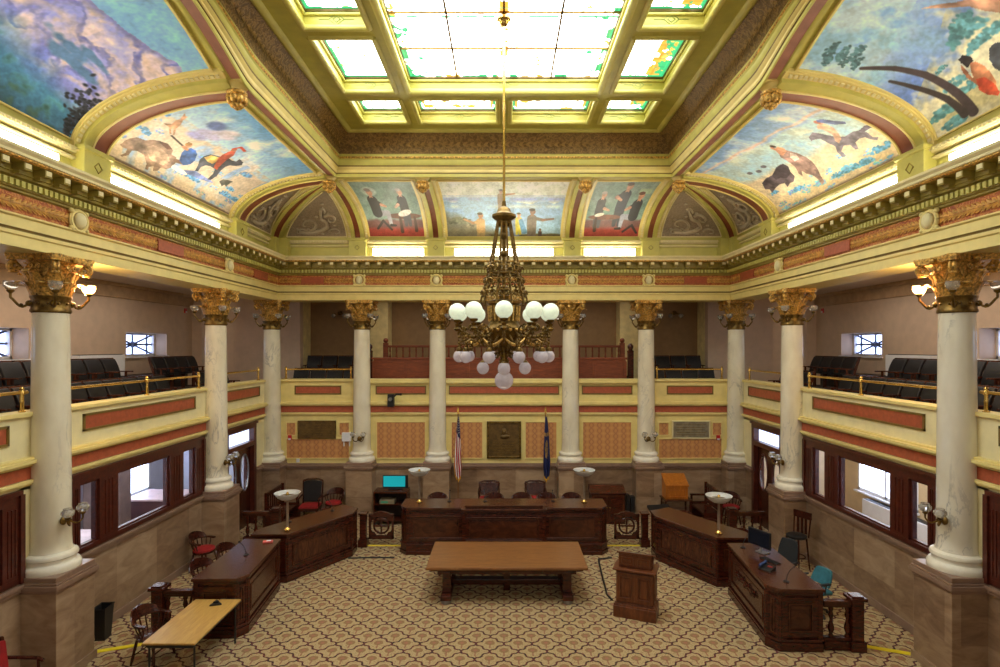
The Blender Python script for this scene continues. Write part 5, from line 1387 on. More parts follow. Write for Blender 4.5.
for k, (x, t) in enumerate(((-6.35,'left recess'),(-2.6,'left part of the middle recess'),(2.75,'right part of the middle recess'),(6.6,'right recess'))):
    r = empty('gallery_wall_light', (x, GY+.7, 6.62), 0, f'unlit three-globe wall light in the {t} of the back gallery', 'wall light', 'unlit globe lights on the dark gallery walls')
    mb = MB(); mb.lathe([(.09,0),(.08,.05),(.03,.1)], n=12, axis=Matrix.Rotation(PI/2, 3, 'X')); mb.tube([(-.2,-.18,-.02),(-.1,-.18,-.06),(0,-.08,0),(.1,-.18,-.06),(.2,-.18,-.02)], .015, 6); mb.build('bracket', M['bronze'], r, smooth=50)
    for dx in (-.2,.2): mb = MB(); mb.ball((dx,-.18,-.12), .09, 12, 8); mb.build('globe', M['cutglass'], r, smooth=60)
# ------------------------------------------------------------------ chandelier
r = empty('chandelier', (0, 9.6, 4.6), 0, 'large bronze chandelier with two tiers of white globes on a long rod', 'chandelier')
z_ = lambda a: a-4.6
mb = MB(); mb.cyl((0,0,z_(7.6)),(0,0,z_(10.85)),.022,n=10)
mb.lathe([(.04,z_(10.8)),(.07,z_(10.83)),(.08,z_(10.87)),(.12,z_(10.9)),(.12,z_(10.94)),(.06,z_(10.98))], n=18)
mb.build('rod', M['brass'], r, smooth=50)
mb = MB(); mb.lathe([(.1,z_(7.36)),(.13,z_(7.42)),(.11,z_(7.46)),(.17,z_(7.49)),(.205,z_(7.52)),(.205,z_(7.56)),(.15,z_(7.58)),(.12,z_(7.62)),(.11,z_(7.66)),(.07,z_(7.69)),(.04,z_(7.71)),(.03,z_(7.8))], n=28); mb.build('top_bell', M['bronze'], r, smooth=45)
mb = MB()
for k in range(10):
    a = 2*PI*k/10; c = V(math.cos(a), math.sin(a), 0)
    mb.tube([c*.11+V(0,0,z_(7.46)), c*.2+V(0,0,z_(6.95)), c*.29+V(0,0,z_(6.5)), c*.42+V(0,0,z_(6.02))], .017, 6)
mb.build('hanging_rods', M['bronze'], r, smooth=50)
mb = MB(); mb.cyl((0,0,z_(5.5)),(0,0,z_(7.5)),.035,n=10)
for zz, rr in ((7.2,.06),(6.9,.07),(6.6,.09),(6.3,.1),(6.15,.14)): mb.lathe([(.03,z_(zz)-.06),(rr,z_(zz)-.02),(rr,z_(zz)+.02),(.03,z_(zz)+.06)], n=16)
mb.build('central_stem', M['bronze'], r, smooth=50)
# crown of scroll leaves
mb = MB()
def scroll(mb, c, ax, up, r0, turns, w, k=18):
    pts = []; rr = []
    for i in range(k):
        t = i/(k-1); a = turns*t*2*PI; q = r0*(1-.75*t); pts.append(c+ax*(q*math.cos(a))+up*(q*math.sin(a))); rr.append(w*(1-.5*t))
    mb.tube(pts, rr, 5)
UP = V(0,0,1)
for k in range(10):
    a = 2*PI*k/10; c = V(math.cos(a), math.sin(a), 0)
    scroll(mb, c*.27+UP*z_(6.62), c, UP, .07, 1.2, .016); scroll(mb, c*.3+UP*z_(6.45), -c, UP, .06, 1.2, .014)
    mb.ball(c*.24+UP*z_(6.72), .035, 8, 5); t = V(-c.y, c.x, 0)
    scroll(mb, c*.25+t*.03+UP*z_(6.56), t, UP, .06, 1.1, .013)
mb.tube([(.26*math.cos(a), .26*math.sin(a), z_(6.55)) for a in [2*PI*i/30 for i in range(31)]], .02, 6)
for k in range(10):
    a = 2*PI*(k+.5)/10; c = V(math.cos(a), math.sin(a), 0); t = V(-c.y, c.x, 0)
    for zz, R in ((6.62,.28),(6.4,.33),(6.2,.38)):
        scroll(mb, c*R+t*.04+UP*z_(zz), t, UP, .065, 1.2, .017); scroll(mb, c*R-t*.04+UP*z_(zz), -t, UP, .065, 1.2, .017)
    mb.ball(c*.35+UP*z_(6.3), .03, 8, 5)
mb.build('crown', M['bronze'], r, smooth=50)
mb = MB(); mb.lathe([(.06,z_(5.12)),(.1,z_(5.18)),(.13,z_(5.3)),(.24,z_(5.38)),(.3,z_(5.48)),(.34,z_(5.56)),(.34,z_(5.62)),(.28,z_(5.66)),(.24,z_(5.72)),(.24,z_(6.0)),(.3,z_(6.04)),(.3,z_(6.08)),(.12,z_(6.12)),(.05,z_(6.2))], n=30)
mb.build('drum', M['bronze'], r, smooth=45)
mb = MB()
for k in range(20):
    a = 2*PI*k/20; c = V(math.cos(a), math.sin(a), 0); mb.cyl(c*.255+UP*z_(5.74), c*.27+UP*z_(6.0), .018, n=6); mb.ball(c*.345+UP*z_(5.59), .03, 8, 5)
    scroll(mb, c*.3+UP*z_(6.12), c, UP, .05, 1.1, .012, 12)

mb.build('drum_ornament', M['gold'], r, smooth=50)
mb = MB()
for k in range(10):
    a = 2*PI*k/10; c = V(math.cos(a), math.sin(a), 0); scroll(mb, c*.2+UP*z_(5.3), c, UP, .09, 1.3, .018, 14); scroll(mb, c*.14+UP*z_(5.15), -c, UP, .06, 1.3, .014, 14)
mb.build('lower_scrolls', M['bronze'], r, smooth=50)
NG = 10
for k in range(NG):
    a = -PI/2+2*PI*k/NG; c = V(math.cos(a), math.sin(a), 0); t = V(-c.y, c.x, 0)
    mb = MB()
    P = [(.3,5.56),(.42,5.5),(.55,5.46),(.68,5.5),(.78,5.58),(.82,5.66),(.82,5.73)]
    mb.tube([c*p+UP*z_(q) for p, q in P], .02, 7)
    scroll(mb, c*.5+UP*z_(5.58), c, UP, .09, 1.3, .016); scroll(mb, c*.68+UP*z_(5.42), -c, UP, .08, 1.3, .015); scroll(mb, c*.42+UP*z_(5.4), c, UP, .06, 1.1, .013)
    scroll(mb, c*.74+UP*z_(5.5), c, UP, .075, 1.4, .018); scroll(mb, c*.58+UP*z_(5.62), -c, UP, .07, 1.3, .016)
    for q in range(6): mb.ball(c*(.4+.07*q)+UP*(z_(5.5)-.035*math.sin(q*1.1)), .024, 8, 5)
    for e in (-1,1): scroll(mb, c*.72+t*e*.05+UP*z_(5.6), t*e, UP, .05, 1.2, .013)
    mb.lathe([(.03,z_(5.56)),(.06,z_(5.6)),(.03,z_(5.64)),(.05,z_(5.68))], c*.82, 10)
    mb.ball(c*.6+UP*z_(5.47), .035, 8, 5); mb.lathe([(.02,z_(5.7)),(.06,z_(5.72)),(.07,z_(5.75)),(.05,z_(5.76))], c*.82, 12)
    arm = mb.build('arm', M['bronze'], r, smooth=50)
    mb = MB(); mb.ball(c*.82+UP*z_(5.89), .142, 20, 12); g = mb.build('upper_globe', M['opal'], r, smooth=80, label='white opal glass globe')
for k in range(NG):
    a = -PI/2+2*PI*(k+.5)/NG; c = V(math.cos(a), math.sin(a), 0)
    mb = MB()
    mb.tube([c*.3+UP*z_(5.5), c*.5+UP*z_(5.38), c*.68+UP*z_(5.42), c*.76+UP*z_(5.38), c*.77+UP*z_(5.26)], .016, 6)
    scroll(mb, c*.58+UP*z_(5.34), c, UP, .07, 1.3, .016); scroll(mb, c*.4+UP*z_(5.36), -c, UP, .08, 1.3, .016); scroll(mb, c*.7+UP*z_(5.3), -c, UP, .06, 1.3, .014)
    for q in range(4): mb.ball(c*.77+UP*(z_(5.32)+.05*q), .02+.006*(q % 2), 8, 5)
    mb.lathe([(.025,z_(5.3)),(.05,z_(5.27)),(.06,z_(5.22)),(.045,z_(5.2))], c*.77, 10)
    mb.build('drop_arm', M['bronze'], r, smooth=50)
    mb = MB(); mb.ball(c*.77+UP*z_(5.14), .1, 18, 10, 1.05); mb.build('lower_globe', M['frost'], r, smooth=80, label='small frosted glass globe')
    # garland swag between the arms
    a0 = a-PI/NG; a1 = a+PI/NG
    mb = MB(); pts = []
    for i in range(9):
        q = a0+(a1-a0)*i/8; pts.append(V(math.cos(q)*.6, math.sin(q)*.6, z_(5.46)-.13*math.sin(PI*i/8)))
    mb.tube(pts, [.012+.016*math.sin(PI*i/8) for i in range(9)], 6); mb.build('swag', M['gold'], r, smooth=50)
for k in range(4):
    a = PI/2*k; c = V(math.cos(a), math.sin(a), 0)
    mb = MB(); mb.tube([c*.12+UP*z_(5.3), c*.3+UP*z_(5.2), c*.36+UP*z_(5.1), c*.36+UP*z_(5.04)], .014, 6); mb.lathe([(.02,z_(5.07)),(.05,z_(5.05)),(.055,z_(5.01))], c*.36, 10); mb.build('drop_arm', M['bronze'], r, smooth=50)
    mb = MB(); mb.ball(c*.36+UP*z_(4.94), .105, 18, 10, 1.05); mb.build('lower_globe', M['frost'], r, smooth=80)
mb = MB(); mb.lathe([(.04,z_(5.14)),(.09,z_(5.05)),(.05,z_(4.98)),(.1,z_(4.9)),(.11,z_(4.86))], n=18); mb.build('bottom_finial', M['bronze'], r, smooth=50)
mb = MB(); mb.ball((0,0,z_(4.73)), .16, 24, 14); mb.build('bottom_globe', M['frost'], r, smooth=80, label='large frosted globe at the bottom')

# ------------------------------------------------------------------ furniture helpers
def wall_panel(fr, pn, P, U, Nn, w, z0, z1, m=.09, t=.02):
    """raised frame with a fielded panel on a vertical face: P corner, U along, Nn outward"""
    P = V(*P); U = V(*U); Nn = V(*Nn)
    def B(mb, u0, u1, za, zb, n0, n1): mb.obox(P+U*((u0+u1)/2)+Nn*((n0+n1)/2)+V(0,0,(za+zb)/2), U*((u1-u0)/2), Nn*((n1-n0)/2), V(0,0,(zb-za)/2))
    B(fr,0,w,z1-m,z1,0,t); B(fr,0,w,z0,z0+m,0,t); B(fr,0,m,z0+m,z1-m,0,t-.002); B(fr,w-m,w,z0+m,z1-m,0,t-.002)
    B(pn,m,w-m,z0+m,z1-m,-.004,.006); e = m+.05
    B(pn,e,w-e,z0+e,z1-e,.0,.02)
    for a,b,c,d in ((m,w-m,z1-m-.02,z1-m),(m,w-m,z0+m,z0+m+.02),(m,m+.02,z0+m+.02,z1-m-.02),(w-m-.02,w-m,z0+m+.02,z1-m-.02)): B(pn,a,b,c,d,.0,t+.014)
def offset(poly, d):
    k = len(poly); out = []
    ar = sum(poly[i][0]*poly[(i+1)%k][1]-poly[(i+1)%k][0]*poly[i][1] for i in range(k)); sg = 1 if ar > 0 else -1
    for i in range(k):
        p0 = V(*poly[i-1]).to_2d() if False else Vector(poly[i-1]); p1 = Vector(poly[i]); p2 = Vector(poly[(i+1)%k])
        a = (p1-p0).normalized(); b = (p2-p1).normalized()
        na = Vector((a.y, -a.x))*sg; nb = Vector((b.y, -b.x))*sg; m_ = (na+nb); m_.normalize()
        q = p1+m_*(d/max(.3, m_.dot(na))); out.append((q.x, q.y))
    return out
def desk(name, label, poly, faces, ztop, cat='desk', group=None, carve=None):
    """poly: plan outline; faces: (edge index, number of panels) on the visible sides"""
    cx = sum(p[0] for p in poly)/len(poly); cy = sum(p[1] for p in poly)/len(poly)
    q = [(x-cx, y-cy) for x, y in poly]
    r = empty(name, (cx, cy, 0), 0, label, cat, group)
    mb = MB(); mb.prism(offset(q,.05), 0, .15); mb.prism(offset(q,.035), .15, .19); mb.prism(offset(q,.055), .19, .215); mb.build('plinth', M['maho'], r, bevel=.01)
    mb = MB(); mb.prism(q, .2, ztop-.06); mb.build('carcass', M['maho'], r)
    mb = MB(); mb.prism(offset(q,.02), ztop-.13, ztop-.1); mb.prism(offset(q,.045), ztop-.1, ztop-.055); mb.build('cornice', M['maho'], r, bevel=.01)
    mb = MB(); mb.prism(offset(q,.07), ztop-.055, ztop); mb.build('desktop', M['mahoH'], r, bevel=.012)
    k = len(q); ar = sum(q[i][0]*q[(i+1)%k][1]-q[(i+1)%k][0]*q[i][1] for i in range(k)); sg = 1 if ar > 0 else -1
    for ei, n in faces:
        a = Vector(q[ei]); b = Vector(q[(ei+1)%k]); d = b-a; L = d.length; d.normalize(); nn = Vector((d.y,-d.x))*sg
        fr = MB(); w = L/n
        for i in range(n):
            pn = MB(); P0 = a+d*(w*i+.03); wall_panel(fr, pn, (P0.x,P0.y,0), (d.x,d.y,0), (nn.x,nn.y,0), w-.06, .25, ztop-.16, min(.1, w*.2), .03); pn.build('panel', M['mahoH'] if carve != 'x' else M['maho'], r, bevel=.004)
        for e in (0, L):
            c = a+d*e; fr.obox((c.x,c.y,(ztop-.1+.2)/2), V(d.x,d.y,0)*.042, V(nn.x,nn.y,0)*.041, V(0,0,(ztop-.3)/2))
        fr.build('face_frame', M['maho'], r, bevel=.005)
    return r, q, (cx, cy)
def baluster_prof(z0, z1, k=1.0):
    h = z1-z0; return [(.03*k,z0),(.034*k,z0+.04*h),(.02*k,z0+.1*h),(.042*k,z0+.25*h),(.04*k,z0+.35*h),(.018*k,z0+.55*h),(.018*k,z0+.6*h),(.036*k,z0+.72*h),(.022*k,z0+.86*h),(.034*k,z0+.93*h),(.03*k,z1)]
def balustrade(name, label, p0, p1, posts, n, zt=.86, group=None):
    p0 = Vector(p0); p1 = Vector(p1); d = p1-p0; L = d.length; rz = math.atan2(d.y, d.x); c = (p0+p1)/2
    r = empty(name, (c.x, c.y, 0), rz, label, 'balustrade', group); h = L/2
    mb = MB(); mb.box(-h,h,-.06,.06,zt-.07,zt); mb.box(-h,h,-.04,.04,zt-.12,zt-.07); mb.build('handrail', M['mahoH'], r, bevel=.01)
    mb = MB(); mb.box(-h,h,-.07,.07,0,.16); mb.box(-h,h,-.05,.05,.16,.22); mb.build('bottom_rail', M['maho'], r, bevel=.01)
    for i in range(n):
        x = -h+L*(i+.5+.0)/n; mb = MB(); mb.lathe(baluster_prof(.22, zt-.12, 1.25), (x,0,0), 12); mb.build('baluster', M['maho'], r, smooth=50)
    for e in posts:
        x = h*e; mb = MB(); mb.box(x-.1,x+.1,-.1,.1,0,zt+.02); mb.box(x-.13,x+.13,-.13,.13,0,.18); mb.box(x-.14,x+.14,-.14,.14,zt+.02,zt+.08); mb.box(x-.1,x+.1,-.1,.1,zt+.08,zt+.1); mb.build('post', M['maho'], r, bevel=.01)
    return r

# dais bench -----------------------------------------------------------------
poly = [(-2.46,14.34),(-1.02,14.34),(-1.02,14.22),(1.02,14.22),(1.02,14.34),(2.46,14.34),(2.6,14.5),(2.6,15.1),(-2.6,15.1),(-2.6,14.5)]
r, q, cc = desk('clerk_bench', 'long dark wooden dais bench with three front panels facing the table', poly, [(0,1),(2,1),(4,1),(5,1),(9,1)], 1.2)
mb = MB(); mb.prism(offset(q,.09), 0, .1); mb.prism(offset(q,.07), .1, .26); mb.prism(offset(q,.095), .26, .29); mb.build('step_plinth', M['maho'], r, bevel=.01)
mb = MB(); mb.box(-.98,.98,-.3-.0,-.2,1.2,1.26); mb.box(-1.0,1.0,-.33,-.18,1.26,1.285); mb.build('raised_ledge', M['mahoH'], r, bevel=.006)
mb = MB()
for xa, xb, yf in ((-2.4,-1.08,14.34-cc[1]),(-.96,.96,14.22-cc[1]),(1.08,2.4,14.34-cc[1])):
    mb.box(xa, xb, yf-.06, yf+.03, .38, .41); mb.box(xa, xb, yf-.045, yf+.03, .41, .44); mb.box(xa, xb, yf-.05, yf+.03, .96, .99)
mb.build('panel_sill', M['mahoH'], r, bevel=.006)  # sill strips in lighter wood, ledge highlights put into the colour
mb = MB(); mb.box(-2.5,2.5,15.2,17.95,0,.3); struct(mb.build('floor_dais', M['carpet'], bevel=.01))

# angled members' desks ----------------------------------------------------------
for s, nm in ((-1,'left'),(1,'right')):
    S = lambda pts: [(s*x, y) for x, y in pts]
    pA = S([(-3.88*-1,14.2),(4.88,12.62),(5.6,12.62),(5.72,12.85),(4.25,14.78),(3.98,14.62)]) if False else S([(3.88,14.2),(4.9,12.62),(5.62,12.62),(5.62,12.9),(4.3,14.85),(3.88,14.6)])
    if s > 0: pA = [(3.82,13.95),(4.72,12.4),(5.42,12.4),(5.45,12.7),(4.3,14.6),(3.82,14.35)]
    desk('members_desk', f'angled dark wooden desk with a tall bowl lamp, {nm} of the dais bench', pA, [(0,1),(1,1),(5,1)], 1.1)
    pB = S([(4.94,12.2),(4.78,10.4),(4.9,10.22),(5.6,10.2),(5.62,12.2)]) if s < 0 else [(4.84,11.95),(4.68,9.95),(4.82,9.78),(5.5,9.76),(5.56,11.95)]
    dB = desk('members_desk', f'dark wooden desk along the {nm} side, ' + ('behind the oak folding table' if s < 0 else 'with the computer monitor on it'), pB, [(0,1 if s < 0 else 1),(1,1),(2,1)], 1.1)
    if s > 0:      # carved foliage on the right desk's front panel
        mb = MB(); P0 = V(4.74-dB[2][0], 10.95-dB[2][1], .66); T_ = V(.08,1,0).normalized(); nrm = V(-1,.08,0).normalized()
        for k in range(-3, 4):
            c_ = P0+T_*(k*.16)+nrm*.03; sg_ = 1 if k % 2 else -1
            pts = [c_+T_*(.07*(1-.7*i/13)*math.cos(i*.5))*sg_+V(0,0,.08*(1-.7*i/13)*math.sin(i*.5)*sg_) for i in range(14)]
            mb.tube(pts, [.02-.0008*i for i in range(14)], 6)
        mb.tube([P0+T_*(k*.1)+nrm*.03+V(0,0,.03*math.sin(k*1.9)) for k in range(-5, 6)], .014, 6)
        mb.build('carved_foliage', M['maho'], dB[0], smooth=50)
    balustrade('end_balustrade', f'short dark balustrade with a square post at the near end of the {nm} desk', (s*(5.68 if s < 0 else 5.6),10.26 if s < 0 else 9.84), (s*(6.3 if s < 0 else 6.16),10.24 if s < 0 else 9.82), [1 if s > 0 else 1], 2, .86)
    balustrade('end_balustrade', f'short dark balustrade between the second {nm} column and the {nm} desks', (s*6.98,15.0), (s*6.1,15.0), [1], 4, .9)
    # ornate gate beside the dais bench
    gx0, gx1 = (2.95, 3.62)
    gr = empty('wooden_gate', (s*(gx0+gx1)/2, 15.0, 0), 0, f'carved wooden gate with a round cross wheel, {nm} of the dais bench', 'gate')
    w = (gx1-gx0)/2
    mb = MB(); mb.box(-w,w,-.03,.03,.16,.26); mb.box(-w,-w+.06,-.03,.03,.16,.8); mb.box(w-.06,w,-.03,.03,.16,.8); mb.box(-w,w,-.03,.03,.76,.83)
    mb.extr([(-w*.7,.83),(w*.7,.83),(w*.5,.87),(0,.91),(-w*.5,.87)], lambda u, v, w_: (u, w_, v), -.035, .035)
    for (sx, sz, zz) in ((-1,1,.76),(1,1,.76),(-1,-1,.26),(1,-1,.26)):
        mb.extr([(sx*(w-.05),zz),(sx*(w-.2),zz),(sx*(w-.16),zz-sz*.07),(sx*(w-.09),zz-sz*.1),(sx*(w-.05),zz-sz*.17)], lambda u, v, w_: (u, w_, v), -.025, .025)
    mb.build('frame', M['maho'], gr, bevel=.006)
    mb = MB(); mb.tube([(.2*math.cos(a), 0, .51+.2*math.sin(a)) for a in [2*PI*i/24 for i in range(25)]], .026, 8); mb.box(-.2,.2,-.02,.02,.49,.53); mb.box(-.02,.02,-.02,.02,.31,.71); mb.ball((0,0,.51), .045, 10, 6)
    mb.build('cross_wheel', M['maho'], gr, smooth=50)
    pg = empty('gate_post', (s*3.74, 14.9, 0), 0, f'square dark wooden post beside the {nm} carved gate', 'post')
    mb = MB(); mb.box(-.08,.08,-.08,.08,.2,.86); mb.build('shaft', M['maho'], pg, bevel=.006); mb = MB(); mb.box(-.12,.12,-.12,.12,0,.2); mb.build('plinth', M['maho'], pg, bevel=.01); mb = MB(); mb.box(-.11,.11,-.11,.11,.86,.9); mb.build('cap', M['mahoH'], pg, bevel=.006)
    mb = MB(); mb.box(*sorted((s*2.75, s*3.62)), 14.9, 14.97, .0, .012); tag(mb.build('yellow_tape', M['yellow']), f'yellow floor tape strip under the {nm} carved gate', 'tape', 'yellow floor tape strips')
mb = MB(); mb.obox((-6.75,9.86,.006), (.5,.18,0), (-.02,.045,0), (0,0,.006)); tag(mb.build('yellow_tape', M['yellow']), 'yellow floor tape strip between the left balustrade and the waste bin', 'tape', 'yellow floor tape strips')
mb = MB(); mb.obox((6.82,9.74,.006), (.5,-.2,0), (.02,.045,0), (0,0,.006)); tag(mb.build('yellow_tape', M['yellow']), 'yellow floor tape strip from the right balustrade towards the wall', 'tape', 'yellow floor tape strips')
mb = MB(); mb.tube([(-3.9,14.02,.015),(-3.3,14.06,.015),(-2.75,14.05,.015)], .02, 6); tag(mb.build('floor_cable', M['black'], smooth=60), 'black cable across the carpet between left desk and dais bench', 'cable')
mb = MB(); mb.tube([(2.7,14.05,.015),(2.35,13.95,.015),(2.28,13.1,.015),(2.2,11.95,.015),(2.26,11.7,.015)], .022, 6); tag(mb.build('floor_cable', M['black'], smooth=60), 'black cable running from the dais bench to the lectern', 'cable')

# bowl lamps ------------------------------------------------------------------------
bl0 = [None]
def bowl_lamp(x, y, z, label):
    if bl0[0]: return dup(bl0[0], (x,y,z), 0, label)
    r = empty('bowl_lamp', (x,y,z), 0, label, 'lamp', 'bowl lamps standing on the desks')
    mb = MB(); mb.lathe([(.07,0),(.075,.02),(.05,.04),(.03,.07)], n=18); mb.build('base', M['brass'], r, smooth=40)
    mb = MB(); mb.lathe([(.024,.05),(.028,.1),(.03,.4),(.024,.68),(.04,.7)], n=14); mb.build('pole', plain('pewter_pole', (150,132,112), .4, .4), r, smooth=50)
    mb = MB(); pr = [(.05,.69),(.14,.71),(.22,.76),(.28,.84),(.29,.86),(.275,.86),(.265,.84),(.21,.775),(.13,.735),(.05,.72)]; mb.lathe(pr, n=28); mb.build('glass_bowl', M['bowl'], r, smooth=60)
    mb = MB(); mb.lathe([(.05,.72),(.06,.74),(.17,.78),(.17,.79),(.05,.78),(.03,.84),(.01,.86)], n=20); mb.build('reflector', M['bronze'], r, smooth=40); mb = MB(); mb.ball((0,0,.83), .035, 10, 6, 1.3); mb.build('bulb', M['brass'], r, smooth=60)
    bl0[0] = r; return r
bowl_lamp(-4.97, 12.85, 1.1, 'white bowl lamp on the angled left desk')
bowl_lamp(4.84, 12.62, 1.1, 'white bowl lamp on the angled right desk')
bowl_lamp(-2.24, 14.8, 1.2, 'white bowl lamp on the left end of the dais bench')
bowl_lamp(2.12, 14.8, 1.2, 'white bowl lamp on the right end of the dais bench')

# centre table --------------------------------------------------------------------------
r = empty('conference_table', (.06, 12.27, 0), 0, 'long walnut table on trestle legs in the middle of the carpet', 'table')
mb = MB(); mb.box(-1.67,1.67,-.78,.78,.71,.77); mb.build('tabletop', M['tablew'], r, bevel=.015)
mb = MB(); mb.box(-1.58,1.58,-.7,.7,.66,.71); mb.box(-1.45,1.45,-.6,-.54,.56,.66); mb.box(-1.45,1.45,.54,.6,.56,.66); mb.build('apron', M['maho'], r, bevel=.006)
for sx in (-1,1):
    for sy in (-1,1):
        mb = MB(); mb.box(sx*1.26-.09,sx*1.26+.09,sy*.5-.09,sy*.5+.09,.18,.66); mb.box(sx*1.26-.07,sx*1.26+.07,sy*.5-.12,sy*.5+.12,.5,.62); mb.build('leg', M['maho'], r, bevel=.01)
        mb = MB(); mb.lathe([(.1,.0),(.11,.03),(.1,.07),(.07,.08)], (sx*1.26, sy*.66, 0), 12); mb.build('foot_cap', M['steel'], r, smooth=40)
    mb = MB(); mb.box(sx*1.26-.11,sx*1.26+.11,-.76,.76,.07,.18); mb.build('sled_foot', M['maho'], r, bevel=.012)
mb = MB(); mb.box(-1.2,1.2,-.1,.1,.13,.25); mb.build('stretcher', M['maho'], r, bevel=.01)
mb = MB(); mb.box(-.07,.07,-.09,.09,.0,.66); mb.build('centre_post', M['maho'], r, bevel=.01)

# lectern ---------------------------------------------------------------------------------
r = empty('lectern', (2.62, 11.1, 0), math.radians(-22), 'panelled wooden lectern with a sloping upper box beside the table', 'lectern')
mb = MB(); mb.box(-.41,.41,-.25,.25,0,.22); mb.box(-.4,.4,-.24,.24,.22,.26); mb.box(-.38,.38,-.22,.22,.26,.29); mb.build('base', M['lectw'], r, bevel=.01)
mb = MB(); mb.box(-.36,.36,-.2,.2,.28,.92); mb.build('carcass', M['lectw'], r)
for k in (-1,1):
    fr = MB(); pn = MB(); wall_panel(fr, pn, (-.35 if k < 0 else .0, -.2, 0), (1,0,0), (0,-1,0), .35, .32, .88, .06, .028); fr.build('frame', M['lectw'], r, bevel=.004); pn.build('panel', M['lectw'], r, bevel=.004)
fr = MB(); pn = MB(); wall_panel(fr, pn, (.36,-.19,0), (0,1,0), (1,0,0), .38, .32, .88, .06, .015); fr.build('frame', M['lectw'], r, bevel=.004); pn.build('panel', M['lectw'], r, bevel=.004)
mb = MB(); mb.box(-.42,.42,-.27,.27,.92,.96); mb.build('ledge', M['lectw'], r, bevel=.01)
mb = MB(); mb.extr([(-.14,.96),(.2,.96),(.2,1.12),(-.14,1.24)], lambda u, v, w: (w, u, v), -.32, .32); ub = mb.build('upper_box', M['lectw'], r, bevel=.006)
for k in (-1,1):
    fr = MB(); pn = MB(); wall_panel(fr, pn, (-.31 if k < 0 else .0, -.14, 0), (1,0,0), (0,-1,0), .31, .98, 1.2, .035, .01); fr.build('small_frame', M['lectw'], ub, bevel=.003); pn.build('small_panel', M['lectw'], ub)
mb = MB(); mb.extr([(-.18,1.24),(.24,1.10),(.24,1.13),(-.18,1.27)], lambda u, v, w: (w, u, v), -.35, .35); mb.build('sloping_top', M['lectw'], r, bevel=.006)
mb = MB(); mb.extr([(-.15,1.262),(-.05,1.229),(-.05,1.235),(-.15,1.268)], lambda u, v, w: (w, u, v), -.16, .12); mb.build('light_strip', M['steel'], r)

# oak folding table at lower left ----------------------------------------------------------
r = empty('folding_table', (-5.16, 9.36, 0), 0, 'long oak-topped folding table at the lower left', 'table')
mb = MB(); mb.box(-.41,.41,-.76,.76,.715,.745); mb.build('tabletop', M['oak'], r, bevel=.006)
mb = MB(); mb.box(-.415,.415,-.765,.765,.705,.716); mb.box(-.36,.36,-.7,-.67,.64,.71); mb.box(-.36,.36,.67,.7,.64,.71); mb.build('edge_frame', M['black'], r)
for sx in (-1,1):
    for sy in (-1,1): mb = MB(); mb.cyl((sx*.35, sy*.66, 0), (sx*.35, sy*.66, .71), .016); mb.build('leg', M['black'], r, smooth=50)
r = empty('conference_phone', (-5.1, 9.93, .745), .3, 'small black triangular phone on the oak folding table', 'phone')
mb = MB(); mb.prism([(0,.11),(-.1,-.08),(.1,-.08)], 0, .03); mb.prism([(0,.07),(-.05,-.04),(.05,-.04)], .03, .06); mb.build('body', M['black'], r, bevel=.008); mb = MB(); mb.tube([(0,.1,.01),(.05,.2,.005),(.2,.15,.005),(.4,.1,.005)], .005, 5); mb.build('cord', M['black'], r)

# captain chairs ---------------------------------------------------------------------------
def make_captain(label, group, cushion, mt):
    r = empty('captain_chair', (0,0,0), 0, label, 'chair', group)      # faces local -Y
    mb = MB(); mb.lathe([(.2,.41),(.25,.42),(.255,.445),(.23,.46)], n=24, sx=1.02, sy=.95); mb.build('seat', mt, r, smooth=45)
    if cushion: mb = MB(); mb.lathe([(.21,.45),(.245,.47),(.24,.51),(.17,.535),(.02,.54)], n=24, sx=1.02, sy=.95); mb.build('cushion', M['redseat'], r, smooth=60, label='red seat cushion')
    for sx in (-1,1):
        for sy in (-1,1):
            mb = MB(); a = V(sx*.17, sy*.15, .42); b = V(sx*.23, sy*.22, 0); mb.tube([a, a.lerp(b,.3), a.lerp(b,.5), a.lerp(b,.75), b], [.02,.026,.02,.026,.015], 8); mb.build('leg', mt, r, smooth=50)
    mb = MB(); mb.tube([(-.2,-.19,.2),(0,-.17,.2),(.2,-.19,.2)], .012, 6); mb.tube([(-.2,.19,.16),(.2,.19,.16)], .012, 6); mb.build('stretcher', mt, r, smooth=50)
    arc = []
    for i in range(21):
        a = -.35+(PI+.7)*i/20; arc.append(V(.29*math.cos(a), .27*math.sin(a)-.0, .68+.02*math.sin(a)))
    arc[0].y -= .03; arc[-1].y -= .03
    mb = MB(); mb.solid(lambda u, v, w: (lambda a, R: V(R*math.cos(a)*1.04, R*math.sin(a), .67+.03*w+.02*math.sin(a)))(-.35+(PI+.7)*u, .245+.06*v), 20, 1); mb.build('arm_rail', mt, r, smooth=50)
    mb = MB(); mb.solid(lambda u, v, w: (lambda a: V((.27+.03*v+.022*w)*math.cos(a)*1.04, (.27+.03*v+.022*w)*math.sin(a), .7+v*(.17*math.sin((a-.45)/(PI-.9)*PI)**.5+.01)))(.45+(PI-.9)*u), 16, 4); mb.build('crest_rail', mt, r, smooth=50)
    for i in range(9):
        a = .05+(PI-.1)*i/8; mb = MB(); mb.tube([V(.21*math.cos(a), .19*math.sin(a), .44), V(.27*math.cos(a), .25*math.sin(a), .6), V(.285*math.cos(a), .272*math.sin(a), .69)], [.011,.014,.01], 6); mb.build('spindle', mt, r, smooth=50)
    return r
chairw = wood('chair_dark_wood', (40,16,10), (88,40,26), .25, 1.0, (6,6,6))
cap = make_captain('dark spindle-back chair at the long side of the oak folding table', 'dark round-backed spindle chairs', False, chairw)
cap.location = (-5.95, 9.5, 0); cap.rotation_euler = (0,0,math.radians(80))
def chair(x, y, z, rz, label, group='dark round-backed spindle chairs'): return dup(cap, (x,y,z), math.radians(rz), label, group)
